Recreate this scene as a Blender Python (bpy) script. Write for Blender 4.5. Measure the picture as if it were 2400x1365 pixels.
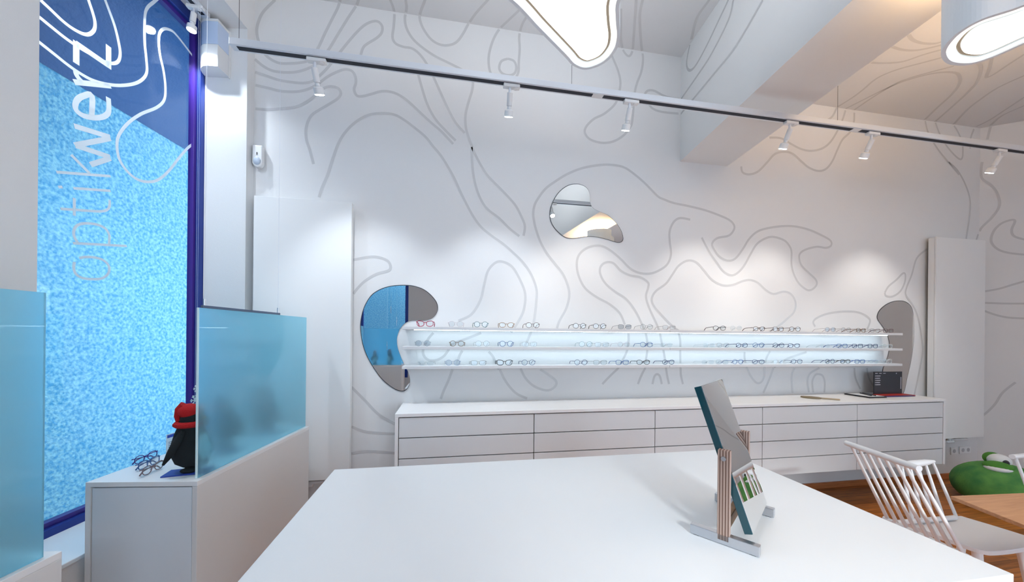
import bpy, math, random
from mathutils import Vector, Matrix
random.seed(7)
sc = bpy.context.scene
col = sc.collection
for o in list(bpy.data.objects): bpy.data.objects.remove(o)

# ------------------------------------------------------------ camera
FPX, CY = 825.39, 785.77                     # focal length in pixels, horizon row at mid frame
YAW, ROLL = math.radians(9.796), math.radians(-0.566)
CAM = Vector((0, 0, 1.53))
FW = Vector((math.sin(YAW), math.cos(YAW), 0))
_rt = Vector((math.cos(YAW), -math.sin(YAW), 0)); _up = Vector((0, 0, 1))
RT = math.cos(ROLL)*_rt - math.sin(ROLL)*_up
UP = math.sin(ROLL)*_rt + math.cos(ROLL)*_up
cd = bpy.data.cameras.new('camera'); cam = bpy.data.objects.new('camera', cd); col.objects.link(cam)
cd.sensor_width = 36; cd.lens = FPX/2400*36; cd.shift_y = (CY-682.5)/2400; cd.clip_start = .02
cam.matrix_world = Matrix(((RT.x, UP.x, -FW.x, CAM.x), (RT.y, UP.y, -FW.y, CAM.y), (RT.z, UP.z, -FW.z, CAM.z), (0, 0, 0, 1)))
sc.camera = cam
# ------------------------------------------------------------ world, sun, exposure
sc.view_settings.view_transform = 'Standard'; sc.view_settings.look = 'None'
sc.view_settings.gamma = 1; sc.view_settings.exposure = 0.48
W = bpy.data.worlds.new('sky'); sc.world = W; W.use_nodes = True
bg = W.node_tree.nodes['Background']; bg.inputs[0].default_value = (.76, .87, 1, 1); bg.inputs[1].default_value = 3.4
WD = Vector((math.sin(math.radians(7.02)), math.cos(math.radians(7.02)), 0))   # direction of the window wall
WN = Vector((-WD.y, WD.x, 0))                                                  # towards the street
P0 = Vector((-1.506, 3, 0))                                                    # corner window wall / back wall
def L(s, r, z): return P0 - WD*s + WN*r + Vector((0, 0, z))                    # window wall frame
def light(name, kind, loc, energy, colour=(1, 1, 1), direction=None, **kw):
    l = bpy.data.lights.new(name, kind); l.energy = energy; l.color = colour
    for k, v in kw.items(): setattr(l, k, v)
    o = bpy.data.objects.new(name, l); col.objects.link(o); o.location = loc
    if direction is not None: o.rotation_euler = Vector(direction).to_track_quat('-Z', 'Y').to_euler()
    return o
light('sun', 'SUN', L(2, 3, 6), 3.4, (1, .98, .94), WD*1 + WN*.13 + Vector((0, 0, -.5)), angle=math.radians(9))

# ------------------------------------------------------------ pixel -> plane helpers (for tracing onto the real surfaces)
def ray(x, y): return FW + RT*((x-1200)/FPX) + UP*((CY-y)/FPX)
def onP(x, y, p, n):
    d = ray(x, y); n = Vector(n); return CAM + d*((Vector(p)-CAM).dot(n)/d.dot(n))
def onY(x, y, Y): return onP(x, y, (0, Y, 0), (0, 1, 0))
def onZ(x, y, z): return onP(x, y, (0, 0, z), (0, 0, 1))
def onL(x, y, r): return onP(x, y, P0 + WN*r, WN)

# ------------------------------------------------------------ materials
MATS = {}
def mat(name, c, rough=.5, metal=0, bump=0, bscale=80, var=0, vscale=6, trans=0, ior=1.45, emit=0, ecol=None, coat=0, spec=.5, c2=None):
    if name in MATS: return MATS[name]
    m = bpy.data.materials.new(name); m.use_nodes = True; nt = m.node_tree; b = nt.nodes['Principled BSDF']
    b.inputs['Base Color'].default_value = (*c, 1); b.inputs['Roughness'].default_value = rough
    b.inputs['Metallic'].default_value = metal; b.inputs['IOR'].default_value = ior
    b.inputs['Transmission Weight'].default_value = trans; b.inputs['Coat Weight'].default_value = coat
    b.inputs['Coat Roughness'].default_value = .02; b.inputs['Specular IOR Level'].default_value = spec
    if emit: b.inputs['Emission Color'].default_value = (*(ecol or c), 1); b.inputs['Emission Strength'].default_value = emit
    tc = nt.nodes.new('ShaderNodeTexCoord')
    if bump:
        n = nt.nodes.new('ShaderNodeTexNoise'); n.inputs['Scale'].default_value = bscale; n.inputs['Detail'].default_value = 4
        nt.links.new(tc.outputs['Object'], n.inputs['Vector'])
        bp = nt.nodes.new('ShaderNodeBump'); bp.inputs['Strength'].default_value = bump; bp.inputs['Distance'].default_value = .01
        nt.links.new(n.outputs[0], bp.inputs['Height']); nt.links.new(bp.outputs[0], b.inputs['Normal'])
    if var or c2:
        n = nt.nodes.new('ShaderNodeTexNoise'); n.inputs['Scale'].default_value = vscale; n.inputs['Detail'].default_value = 6
        nt.links.new(tc.outputs['Object'], n.inputs['Vector'])
        r = nt.nodes.new('ShaderNodeValToRGB'); d = c2 or tuple(x*(1-var) for x in c)
        r.color_ramp.elements[0].position = .35; r.color_ramp.elements[1].position = .65
        r.color_ramp.elements[0].color = (*d, 1); r.color_ramp.elements[1].color = (*c, 1)
        nt.links.new(n.outputs[0], r.inputs[0]); nt.links.new(r.outputs[0], b.inputs['Base Color'])
    MATS[name] = m; return m
def pane_mat(name, tint, refl=1.0):
    m = bpy.data.materials.new(name); m.use_nodes = True; nt = m.node_tree; nt.nodes.clear()
    o = nt.nodes.new('ShaderNodeOutputMaterial'); t = nt.nodes.new('ShaderNodeBsdfTransparent'); g = nt.nodes.new('ShaderNodeBsdfGlossy')
    t.inputs[0].default_value = (*tint, 1); g.inputs['Roughness'].default_value = .01
    f = nt.nodes.new('ShaderNodeLayerWeight'); f.inputs[0].default_value = .5
    pw = nt.nodes.new('ShaderNodeMath'); pw.operation = 'POWER'; pw.inputs[1].default_value = 5; ad = nt.nodes.new('ShaderNodeMath'); ad.operation = 'MULTIPLY_ADD'; ad.inputs[1].default_value = .92; ad.inputs[2].default_value = .045
    nt.links.new(f.outputs['Facing'], pw.inputs[0]); nt.links.new(pw.outputs[0], ad.inputs[0])
    mu = nt.nodes.new('ShaderNodeMath'); mu.operation = 'MULTIPLY'; mu.inputs[1].default_value = refl
    x = nt.nodes.new('ShaderNodeMixShader'); nt.links.new(ad.outputs[0], mu.inputs[0]); nt.links.new(mu.outputs[0], x.inputs[0])
    nt.links.new(t.outputs[0], x.inputs[1]); nt.links.new(g.outputs[0], x.inputs[2]); nt.links.new(x.outputs[0], o.inputs[0])
    return m
def wood_mat(name, cs, plank=None, scale=(1, 12, 12), rough=.4):
    m = bpy.data.materials.new(name); m.use_nodes = True; nt = m.node_tree; b = nt.nodes['Principled BSDF']; b.inputs['Roughness'].default_value = rough
    tc = nt.nodes.new('ShaderNodeTexCoord'); mp = nt.nodes.new('ShaderNodeMapping'); mp.inputs['Scale'].default_value = scale
    nt.links.new(tc.outputs['Object'], mp.inputs[0])
    n = nt.nodes.new('ShaderNodeTexNoise'); n.inputs['Scale'].default_value = 3; n.inputs['Detail'].default_value = 8; n.inputs['Distortion'].default_value = .6
    nt.links.new(mp.outputs[0], n.inputs['Vector'])
    r = nt.nodes.new('ShaderNodeValToRGB'); r.color_ramp.elements[0].position = .3; r.color_ramp.elements[1].position = .7
    r.color_ramp.elements[0].color = (*cs[0], 1); r.color_ramp.elements[1].color = (*cs[1], 1)
    nt.links.new(n.outputs[0], r.inputs[0]); out = r.outputs[0]
    if plank:
        bk = nt.nodes.new('ShaderNodeTexBrick'); bk.inputs['Scale'].default_value = 1; bk.inputs['Brick Width'].default_value = plank[0]; bk.inputs['Row Height'].default_value = plank[1]
        bk.inputs['Mortar Size'].default_value = .0015; bk.inputs['Color1'].default_value = (1, 1, 1, 1); bk.inputs['Color2'].default_value = (.62, .58, .55, 1); bk.inputs['Mortar'].default_value = (.2, .15, .1, 1)
        nt.links.new(tc.outputs['Object'], bk.inputs['Vector'])
        mx = nt.nodes.new('ShaderNodeMix'); mx.data_type = 'RGBA'; mx.blend_type = 'MULTIPLY'; mx.inputs[0].default_value = 1
        nt.links.new(out, mx.inputs[6]); nt.links.new(bk.outputs[0], mx.inputs[7]); out = mx.outputs[2]
    nt.links.new(out, b.inputs['Base Color']); return m
M_WALL = mat('wall_paint', (.74, .735, .73), .75, bump=.10, bscale=220)
M_CEIL = mat('ceiling_paint', (.68, .68, .68), .8, bump=.08, bscale=200)
M_MURAL = mat('mural_gloss_paint', (.585, .58, .58), .25, spec=.5)
M_WHITE = mat('white_lacquer', (.80, .80, .80), .35)
M_FRONT = mat('drawer_lacquer', (.66, .68, .69), .42, bump=.03, bscale=500)
M_TABLE = mat('white_table_laminate', (.80, .81, .82), .32)
M_DARKGAP = mat('dark_gap', (.05, .05, .055), .8)
M_SHELF = mat('shelf_lacquer', (.62, .62, .63), .4)
M_CHAIR = mat('white_chair_paint', (.82, .83, .84), .32)
M_RAIL = mat('rail_aluminium', (.70, .73, .78), .35, .3)
M_SLOT = mat('rail_slot', (.015, .018, .03), .6)
M_STEEL = mat('brushed_steel', (.60, .62, .66), .28, 1, bump=.05, bscale=300)
M_MIRROR = mat('mirror_silver', (.86, .88, .88), .0, 1)
M_MEDGE = mat('mirror_edge', (.05, .055, .06), .3)
M_TEAL = mat('glass_edge_teal', (.0, .055, .075), .12, coat=.6)
M_FRAME = mat('window_frame_blue', (.018, .045, .26), .3, .2)
M_GREYFRAME = mat('window_gasket_grey', (.10, .115, .13), .5)
M_GLASS = pane_mat('window_glass', (.93, .97, 1), .75)
M_CLEAR = pane_mat('clear_sheet', (.97, .99, 1), .8)
M_LENS = pane_mat('lens_clear', (.95, .97, .98), .8)
M_LENSG = pane_mat('lens_tinted', (.80, .83, .86), .8)
def frost_mat():
    m = mat('frosted_glass', (.42, .84, .97), .42, trans=1, ior=1.28, coat=1); nt = m.node_tree; b = nt.nodes['Principled BSDF']; o = nt.nodes['Material Output']
    d = nt.nodes.new('ShaderNodeBsdfDiffuse'); t = nt.nodes.new('ShaderNodeBsdfTranslucent'); g = nt.nodes.new('ShaderNodeAddShader'); x = nt.nodes.new('ShaderNodeMixShader')
    d.inputs[0].default_value = (.10, .26, .34, 1); t.inputs[0].default_value = (.30, .66, .78, 1); x.inputs[0].default_value = .13
    nt.links.new(d.outputs[0], g.inputs[0]); nt.links.new(t.outputs[0], g.inputs[1]); nt.links.new(b.outputs[0], x.inputs[1]); nt.links.new(g.outputs[0], x.inputs[2]); nt.links.new(x.outputs[0], o.inputs[0]); return m
M_FROST = frost_mat()
M_GEDGE = mat('glass_edge_bright', (.75, .95, .97), .15)
M_VINYL = bpy.data.materials.new('white_vinyl'); M_VINYL.use_nodes = True
_n = M_VINYL.node_tree; _n.nodes.clear(); _o = _n.nodes.new('ShaderNodeOutputMaterial'); _d = _n.nodes.new('ShaderNodeBsdfDiffuse'); _t = _n.nodes.new('ShaderNodeBsdfTranslucent'); _x = _n.nodes.new('ShaderNodeMixShader')
_d.inputs[0].default_value = _t.inputs[0].default_value = (.94, .96, .97, 1); _x.inputs[0].default_value = .35
_n.links.new(_d.outputs[0], _x.inputs[1]); _n.links.new(_t.outputs[0], _x.inputs[2]); _n.links.new(_x.outputs[0], _o.inputs[0])
M_STUCCO = mat('daylight_tinted_stucco', (.17, .38, .46), .9, bump=.8, bscale=45, c2=(.03, .20, .36), vscale=42)  # bluish cast of the daylight put into the stucco colour
M_SILL = mat('sill_white', (.78, .82, .84), .4)
M_PAVE = mat('pavement', (.10, .15, .19), .9, bump=.4, bscale=40, var=.3)
M_FLOOR = wood_mat('oak_parquet', ((.30, .085, .008), (.70, .24, .04)), (1.1, .07), (1.2, 14, 14), .45)
M_BASE = wood_mat('baseboard_wood', ((.34, .10, .02), (.50, .17, .05)), None, (2, 20, 20), .4)
M_OAK = wood_mat('table_oak_veneer', ((.42, .20, .09), (.56, .29, .14)), None, (2, 22, 22), .4)
M_PLYE = mat('ply_face', (.40, .19, .075), .5, var=.25, vscale=40)
M_PLUG = mat('white_plastic', (.78, .78, .78), .4)
M_BLACK = mat('black_plastic', (.02, .02, .024), .45)
def emis(name, c, s, base=(.8, .8, .8)): return mat(name, base, .5, emit=s, ecol=c)
M_DIFF = emis('lamp_diffuser', (1, .965, .90), 1.25)
M_DIFF2 = emis('lamp_diffuser_right', (1, .96, .88), 1.5)
M_DIFFRIM = emis('lamp_rim_glow', (1, .93, .80), .9)
M_UP = emis('warm_added_uplight', (1, .64, .32), 19)  # added glow that warms the right ceiling
M_UPC = emis('cool_added_uplight', (.90, .95, 1), 13)  # added glow that lifts the ambient light
M_LED = emis('led_strip', (.72, .90, 1), 9)
M_SPOTLENS = emis('spot_lens', (.9, .96, 1), 18)

# ------------------------------------------------------------ mesh builder
class MB:
    def __init__(s): s.v = []; s.f = []
    def add(s, vs, fs):
        k = len(s.v); s.v += [Vector(p) for p in vs]; s.f += [tuple(i+k for i in f) for f in fs]; return s
    def box(s, x0, x1, y0, y1, z0, z1):
        return s.obox(Vector(((x0+x1)/2, (y0+y1)/2, (z0+z1)/2)), Vector((1, 0, 0))*abs(x1-x0)/2, Vector((0, 1, 0))*abs(y1-y0)/2, Vector((0, 0, 1))*abs(z1-z0)/2)
    def obox(s, c, a, b, d):
        c, a, b, d = Vector(c), Vector(a), Vector(b), Vector(d)
        if a.cross(b).dot(d) < 0: a = -a
        vs = [c+i*a+j*b+k*d for k in (-1, 1) for j in (-1, 1) for i in (-1, 1)]
        return s.add(vs, [(0, 2, 3, 1), (4, 5, 7, 6), (0, 1, 5, 4), (2, 6, 7, 3), (0, 4, 6, 2), (1, 3, 7, 5)])
    def lbox(s, s0, s1, r0, r1, z0, z1):      # box in the window wall frame
        return s.obox(L((s0+s1)/2, (r0+r1)/2, (z0+z1)/2), WD*abs(s1-s0)/2, WN*abs(r1-r0)/2, Vector((0, 0, abs(z1-z0)/2)))
    def tube(s, pts, r, n=8, cap=True, closed=False):
        pts = [Vector(p) for p in pts]; m = len(pts); rs = r if isinstance(r, (list, tuple)) else [r]*m
        t0 = (pts[1]-pts[0]).normalized(); nrm = t0.orthogonal().normalized(); vs = []; fs = []
        for i in range(m):
            if closed: t = (pts[(i+1) % m]-pts[i-1]).normalized()
            else: t = (pts[min(i+1, m-1)]-pts[max(i-1, 0)]).normalized()
            nrm = (nrm-t*nrm.dot(t)).normalized(); bn = t.cross(nrm)
            for k in range(n):
                a = 2*math.pi*k/n; vs.append(pts[i]+(nrm*math.cos(a)+bn*math.sin(a))*rs[i])
        for i in range(m if closed else m-1):
            j = (i+1) % m
            for k in range(n): fs.append((i*n+k, i*n+(k+1) % n, j*n+(k+1) % n, j*n+k))
        if cap and not closed: fs += [tuple(range(n-1, -1, -1)), tuple((m-1)*n+k for k in range(n))]
        return s.add(vs, fs)
    def cyl(s, a, b, r, n=16, r2=None): return s.tube([a, b], [r, r if r2 is None else r2], n)
    def prism(s, pts, d):                     # pts 3D polygon, d extrude vector
        pts = [Vector(p) for p in pts]; d = Vector(d); n = len(pts)
        nn = sum(((pts[i]).cross(pts[(i+1) % n]) for i in range(n)), Vector())
        if nn.dot(d) < 0: pts = pts[::-1]
        vs = pts+[p+d for p in pts]
        return s.add(vs, [tuple(range(n-1, -1, -1)), tuple(range(n, 2*n))]+[(i, (i+1) % n, n+(i+1) % n, n+i) for i in range(n)])
    def band(s, A, B):                        # strip between two closed loops
        n = len(A); return s.add(list(A)+list(B), [(i, (i+1) % n, n+(i+1) % n, n+i) for i in range(n)])
    def ribbon(s, pts, nrm, w, off=.001):
        pts = [Vector(p)+Vector(nrm)*off for p in pts]; m = len(pts); vs = []
        for i in range(m):
            t = (pts[min(i+1, m-1)]-pts[max(i-1, 0)]).normalized(); c = Vector(nrm).cross(t).normalized()*w/2
            vs += [pts[i]-c, pts[i]+c]
        return s.add(vs, [(2*i, 2*i+2, 2*i+3, 2*i+1) for i in range(m-1)])
    def ell(s, c, rx, ry, rz, n=20, m=12, fn=None):
        c = Vector(c); vs = []; fs = []
        for i in range(m+1):
            th = math.pi*i/m
            for k in range(n):
                ph = 2*math.pi*k/n; p = Vector((math.sin(th)*math.cos(ph), math.sin(th)*math.sin(ph), math.cos(th)))
                if fn: p = fn(p)
                vs.append(c+Vector((p.x*rx, p.y*ry, p.z*rz)))
        for i in range(m):
            for k in range(n): fs.append((i*n+k, (i+1)*n+k, (i+1)*n+(k+1) % n, i*n+(k+1) % n))
        return s.add(vs, fs)
    def mesh(s, name, m, origin=None, smooth=False):
        o = origin or Vector(); me = bpy.data.meshes.new(name); me.from_pydata([tuple(p-o) for p in s.v], [], s.f)
        me.materials.append(m); me.validate(); me.update()
        if smooth:
            me.polygons.foreach_set('use_smooth', [True]*len(me.polygons))
        return me
def finish(o, bevel, smooth):
    if bevel:
        b = o.modifiers.new('bevel', 'BEVEL'); b.width = bevel; b.segments = 2; b.limit_method = 'ANGLE'; b.angle_limit = math.radians(40)
    if smooth:
        try: o.data.set_sharp_from_angle(angle=math.radians(42))
        except Exception: pass
def tag(o, label=None, cat=None, group=None, kind=None):
    for k, v in (('label', label), ('category', cat), ('group', group), ('kind', kind)):
        if v: o[k] = v
    return o
def solo(name, mb, m, label=None, cat=None, group=None, kind=None, bevel=0, smooth=False):   # a thing (or structure) of one mesh
    n = len(mb.v); lo = [min(p[i] for p in mb.v) for i in range(3)]; hi = [max(p[i] for p in mb.v) for i in range(3)]
    c = Vector(((lo[0]+hi[0])/2, (lo[1]+hi[1])/2, lo[2])) if kind != 'structure' else Vector()
    o = bpy.data.objects.new(name, mb.mesh(name, m, c, smooth)); col.objects.link(o); o.location = c
    finish(o, bevel, smooth); return tag(o, label, cat, group, kind)
def thing(name, label, cat, loc=(0, 0, 0), group=None, kind=None, rz=0):
    o = bpy.data.objects.new(name, None); col.objects.link(o); o.location = loc; o.rotation_euler.z = rz
    o.empty_display_size = .05; return tag(o, label, cat, group, kind)
def wpos(o):
    v = Vector(o.location)
    while o.parent: o = o.parent; v += Vector(o.location)
    return v
def part(root, name, mb, m, bevel=0, smooth=False, label=None, local=False, kind=None):
    org = Vector() if local else wpos(root)
    o = bpy.data.objects.new(name, mb.mesh(name, m, org, smooth)); col.objects.link(o); o.parent = root
    finish(o, bevel, smooth); return tag(o, label, kind=kind)
def spline(pts, n=6, closed=False):
    pts = [Vector((*p, 0)) if len(p) == 2 else Vector(p) for p in pts]; m = len(pts); out = []
    rng = range(m if closed else m-1)
    for i in rng:
        if closed: p0, p1, p2, p3 = pts[i-1], pts[i], pts[(i+1) % m], pts[(i+2) % m]
        else: p0, p1, p2, p3 = pts[max(i-1, 0)], pts[i], pts[i+1], pts[min(i+2, m-1)]
        for k in range(n):
            t = k/n; out.append(.5*((2*p1)+(p2-p0)*t+(2*p0-5*p1+4*p2-p3)*t*t+(3*p1-p0-3*p2+p3)*t**3))
    if not closed: out.append(pts[-1])
    return out

# ------------------------------------------------------------ the room
CZL, CZR = 4.16, 3.90                         # ceiling heights left and right of the beam
BL, BR, BZ = Vector((2.107, 3, 0)), Vector((2.607, 3, 0)), 3.18   # beam corners on the back wall, beam underside
RC, RD = Vector((5.82, 3, 0)), Vector((.8, -.6, 0)); RN = Vector((-.6, -.8, 0))   # right corner, its wall direction and normal
YB = -2.6
solo('floor', MB().prism([(-2.9, YB-.2, -.1), (7.9, YB-.2, -.1), (7.9, 3.2, -.1), (-1.9, 3.2, -.1)], (0, 0, .1)), M_FLOOR, kind='structure')
wall_back = solo('wall_back', MB().box(-1.9, 6.2, 3.0, 3.2, 0, 4.4), M_WALL, kind='structure')
w1, w2 = (.0786, 1.27), (1.95, 3.15)
wl = MB()
for a, b in ((-.25, w1[0]), (w1[1], w2[0]), (w2[1], 5.75)): wl.lbox(a, b, 0, .30, 0, 4.4)
for a, b in (w1, w2): wl.lbox(a, b, .0, .30, 0, .50); wl.lbox(a, b, 0, .30, 3.79, 4.4)
wall_left = solo('wall_left', wl, M_WALL, kind='structure')
e = RC+RD*2.0
wall_right = solo('wall_right', MB().prism([RC, e, e-RN*.2, RC-RN*.2], (0, 0, 4.2)).box(e.x, e.x+.2, YB, -2.4, 0, 4.2).box(e.x, e.x+.2, -.2, e.y+.12, 0, 4.2).box(e.x, e.x+.2, -2.4, -.2, 0, .4).box(e.x, e.x+.2, -2.4, -.2, 2.8, 4.2), M_WALL, kind='structure')
w4 = thing('window_4', None, None, (e.x+.1, -1.3, .4), kind='structure')
part(w4, 'window_frame', MB().box(e.x+.08, e.x+.14, -2.4, -.2, .4, .48).box(e.x+.08, e.x+.14, -2.4, -.2, 2.72, 2.8).box(e.x+.08, e.x+.14, -2.4, -2.32, .48, 2.72).box(e.x+.08, e.x+.14, -.28, -.2, .48, 2.72), M_GREYFRAME)
part(w4, 'pane', MB().box(e.x+.105, e.x+.112, -2.32, -.28, .48, 2.72), M_GLASS)
M_REAR = mat('rear_wall_paint', (.6, .6, .61), .8)
rw = MB().box(-2.6, -2.1, YB-.2, YB, 0, 4.3).box(3.4, 7.7, YB-.2, YB, 0, 4.3).box(-2.1, 3.4, YB-.2, YB, 2.9, 4.3).box(-2.1, .2, YB-.2, YB, 0, .5).box(-1.0, .1, YB-.2, YB, .5, 2.9)
solo('wall_rear', rw, M_REAR, kind='structure')
solo('wall_outside_rear', MB().box(-2.55, .3, YB-1.6, YB-1.4, 0, 3.4), M_STUCCO, kind='structure')
rf = thing('window_3', None, None, (1.5, YB-.1, 0), kind='structure')  # right-hand panes added behind the camera to let in fill light
part(rf, 'window_frame', MB().box(-2.1, 3.4, YB-.14, YB-.08, 2.82, 2.9).box(.2, 3.4, YB-.14, YB-.08, 0, .08).box(-2.1, .2, YB-.14, YB-.08, .5, .58).box(-2.1, -2.02, YB-.14, YB-.08, .58, 2.82).box(-1.08, -1.0, YB-.14, YB-.08, .58, 2.82).box(.2, .28, YB-.14, YB-.08, .08, 2.82).box(3.32, 3.4, YB-.14, YB-.08, .08, 2.82).box(1.76, 1.84, YB-.14, YB-.08, .08, 2.82), M_FRAME)
part(rf, 'pane', MB().box(-2.02, -1.08, YB-.115, YB-.105, .58, 2.82).box(.28, 1.76, YB-.115, YB-.105, .08, 2.82).box(1.84, 3.32, YB-.115, YB-.105, .08, 2.82), M_GLASS)
def atY(p, Y): return p+WD*((Y-p.y)/WD.y)     # beam lines run parallel to the window wall
bl0, br0 = atY(BL, YB), atY(BR, YB)
mid = (BL+BR)/2; mid0 = atY(mid, YB)
solo('ceiling', MB().prism([(-2.7, YB-.1, CZL), (mid0.x, YB-.1, CZL), (mid.x, 3.1, CZL), (-1.8, 3.1, CZL)], (0, 0, .12)), M_CEIL, kind='structure')
solo('ceiling_right', MB().prism([(mid0.x, YB-.1, CZR), (7.8, YB-.1, CZR), (7.8, 3.1, CZR), (mid.x, 3.1, CZR)], (0, 0, .12)), M_CEIL, kind='structure')
M_BEAM = mat('beam_paint', (.80, .80, .79), .7, bump=.06, bscale=220)
beam = solo('ceiling_beam', MB().prism([bl0+Vector((0, 0, BZ)), br0+Vector((0, 0, BZ)), BR+Vector((0, 0, BZ)), BL+Vector((0, 0, BZ))], (0, 0, CZL-BZ+.05)), M_BEAM, kind='structure')
solo('baseboard_back', MB().box(-1.5, 5.81, 2.985, 2.999, 0, .06), M_BASE, kind='structure', bevel=.003)
q = RC+RN*.001
solo('baseboard_right', MB().prism([q, q+RD*2, q+RD*2+RN*.014, q+RN*.014], (0, 0, .06)), M_BASE, kind='structure')

# windows in the left wall
def window(idx, s0, s1):
    w = thing('window_%d' % idx, None, None, L((s0+s1)/2, .34, .47), kind='structure')
    fb = MB()
    fb.lbox(s0-.04, s0+.040, .302, .38, .47, 3.86).lbox(s1-.04, s1+.04, .302, .38, .47, 3.86)
    fb.lbox(s0+.04, s1-.04, .302, .38, .47, .56).lbox(s0+.04, s1-.04, .302, .38, 3.72, 3.86)
    f = part(w, 'window_frame', fb, M_FRAME, bevel=.004)
    gb = MB().lbox(s0+.040, s0+.062, .325, .365, .56, 3.72).lbox(s1-.062, s1-.04, .325, .365, .56, 3.72).lbox(s0+.062, s1-.062, .325, .365, .56, .585).lbox(s0+.062, s1-.062, .325, .365, 3.69, 3.72)
    part(w, 'gasket', gb, mat('frame_violet', (.05, .02, .22), .35), bevel=.002)
    part(w, 'pane', MB().lbox(s0+.06, s1-.06, .345, .351, .58, 3.70), M_GLASS)
    part(w, 'window_sill', MB().lbox(s0+.002, s1-.002, -.012, .302, .501, .521), M_SILL, bevel=.003)
    return w
win1 = window(1, *w1); window(2, *w2)
# outside: rendered wall tinted daylight blue, added slab blocking sky light, paving
solo('wall_outside', MB().lbox(-7, 9, 1.5, 1.8, 0, 5.6), M_STUCCO, kind='structure')
solo('pavement_outside', MB().lbox(-7, 9, .31, 1.5, -.1, .02), M_PAVE, kind='structure')
solo('sky_blocker_outside', MB().lbox(-3, 3.2, .305, .95, 4.28, 4.36), M_GREYFRAME, kind='structure')  # added unseen slab that keeps sky light off the passage
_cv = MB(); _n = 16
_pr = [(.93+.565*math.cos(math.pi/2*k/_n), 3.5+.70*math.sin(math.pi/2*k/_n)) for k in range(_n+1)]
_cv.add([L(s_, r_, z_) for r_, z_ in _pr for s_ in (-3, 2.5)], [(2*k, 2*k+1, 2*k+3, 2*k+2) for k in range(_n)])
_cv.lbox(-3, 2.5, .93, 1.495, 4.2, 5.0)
solo('shade_cove_outside', _cv, mat('painted_shade_blue', (.010, .06, .17), .8, bump=.5, bscale=45), kind='structure', smooth=True)  # added cove, shade at the window top put into shape and colour

# lettering and flowing lines on the glass (white vinyl on the pane)
def glass_line(mb, pts, w, smooth=True, closed=False):
    pts = spline(pts, 5, closed) if smooth else [Vector((*p, 0)) for p in pts]
    if closed: pts = pts+[pts[0]]
    P = [onL(p[0], p[1], .3435) for p in pts]
    mb.ribbon(P, -WN, w, .0005)
def zc(pts, ox, oy, k): return [(ox+x/k, oy+y/k) for x, y in pts]
vn = MB(); A = (0, 0, 3.329)
for p in ([(315, 0), (400, 80), (490, 165), (570, 225), (650, 265), (700, 265), (735, 230), (740, 170), (720, 90), (690, 0), (675, -60)],
          [(300, 128), (400, 210), (500, 290), (600, 360), (700, 420), (790, 470), (870, 495), (920, 480), (937, 420), (925, 330), (890, 190), (820, 0), (800, -60)],
          [(300, 325), (420, 420), (520, 500), (620, 570), (720, 625), (820, 655), (930, 667), (1040, 655), (1110, 620), (1145, 560), (1140, 450), (1128, 320), (1130, 130), (1150, 60), (1200, 15), (1260, -40)],
          [(1535, 480), (1460, 380), (1390, 290), (1340, 240), (1280, 225), (1245, 260), (1238, 340), (1250, 440), (1275, 550), (1290, 680), (1280, 780), (1220, 840), (1100, 890), (1000, 960), (930, 1050), (912, 1130), (930, 1240), (990, 1335), (1070, 1400), (1160, 1420), (1240, 1400), (1320, 1330), (1390, 1240), (1470, 1150), (1535, 1110)]):
    glass_line(vn, zc(p, *A), .0165)
B = (90, 380, 4.266); C_ = (90, 60, 3.592)
thin, bold = .0135, .026
glass_line(vn, zc([(408, 962), (470, 950), (560, 955), (640, 978), (695, 1025), (708, 1075), (690, 1125), (630, 1165), (540, 1172), (440, 1160), (375, 1120), (352, 1060), (360, 1000)], *B), thin)
glass_line(vn, zc([(345, 812), (883, 840)], *B), thin, False)
glass_line(vn, zc([(395, 812), (362, 755), (352, 700), (375, 645), (430, 618), (510, 615), (600, 630), (670, 668), (706, 725), (708, 780), (703, 828)], *B), thin)
glass_line(vn, zc([(220, 468), (420, 482), (560, 492), (640, 492), (690, 475), (710, 440), (711, 380)], *B), thin)
glass_line(vn, zc([(358, 360), (358, 537)], *B), thin, False)
glass_line(vn, zc([(348, 262), (720, 288)], *B), thin, False); glass_line(vn, zc([(198, 250), (240, 250)], *B), thin, False)
glass_line(vn, zc([(178, 100), (720, 142)], *B), thin, False)
glass_line(vn, zc([(275, 1088), (430, 1245)], *C_), thin*1.15, False)
glass_line(vn, zc([(300, 845), (605, 940)], *C_), bold, False); glass_line(vn, zc([(605, 950), (305, 1008)], *C_), bold, False)
glass_line(vn, zc([(310, 1010), (605, 1108)], *C_), bold, False); glass_line(vn, zc([(605, 1118), (438, 1172)], *C_), bold, False)
glass_line(vn, zc([(448, 762), (452, 590), (380, 592), (330, 622), (310, 670), (320, 715), (370, 755), (450, 775), (530, 772), (580, 745), (593, 700), (588, 606)], *C_), bold)
glass_line(vn, zc([(448, 762), (454, 590)], *C_), bold, False)
glass_line(vn, zc([(298, 475), (606, 508)], *C_), bold, False)
glass_line(vn, zc([(372, 478), (340, 445), (318, 410), (314, 372)], *C_), bold*.95)
glass_line(vn, zc([(318, 135), (318, 322)], *C_), bold*1.1, False); glass_line(vn, zc([(590, 170), (590, 358)], *C_), bold*1.1, False)
glass_line(vn, zc([(318, 150), (592, 338)], *C_), bold*1.15, False)
part(win1, 'window_lettering', vn, M_VINYL, label='white vinyl lettering and flowing lines on the pane')

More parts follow.
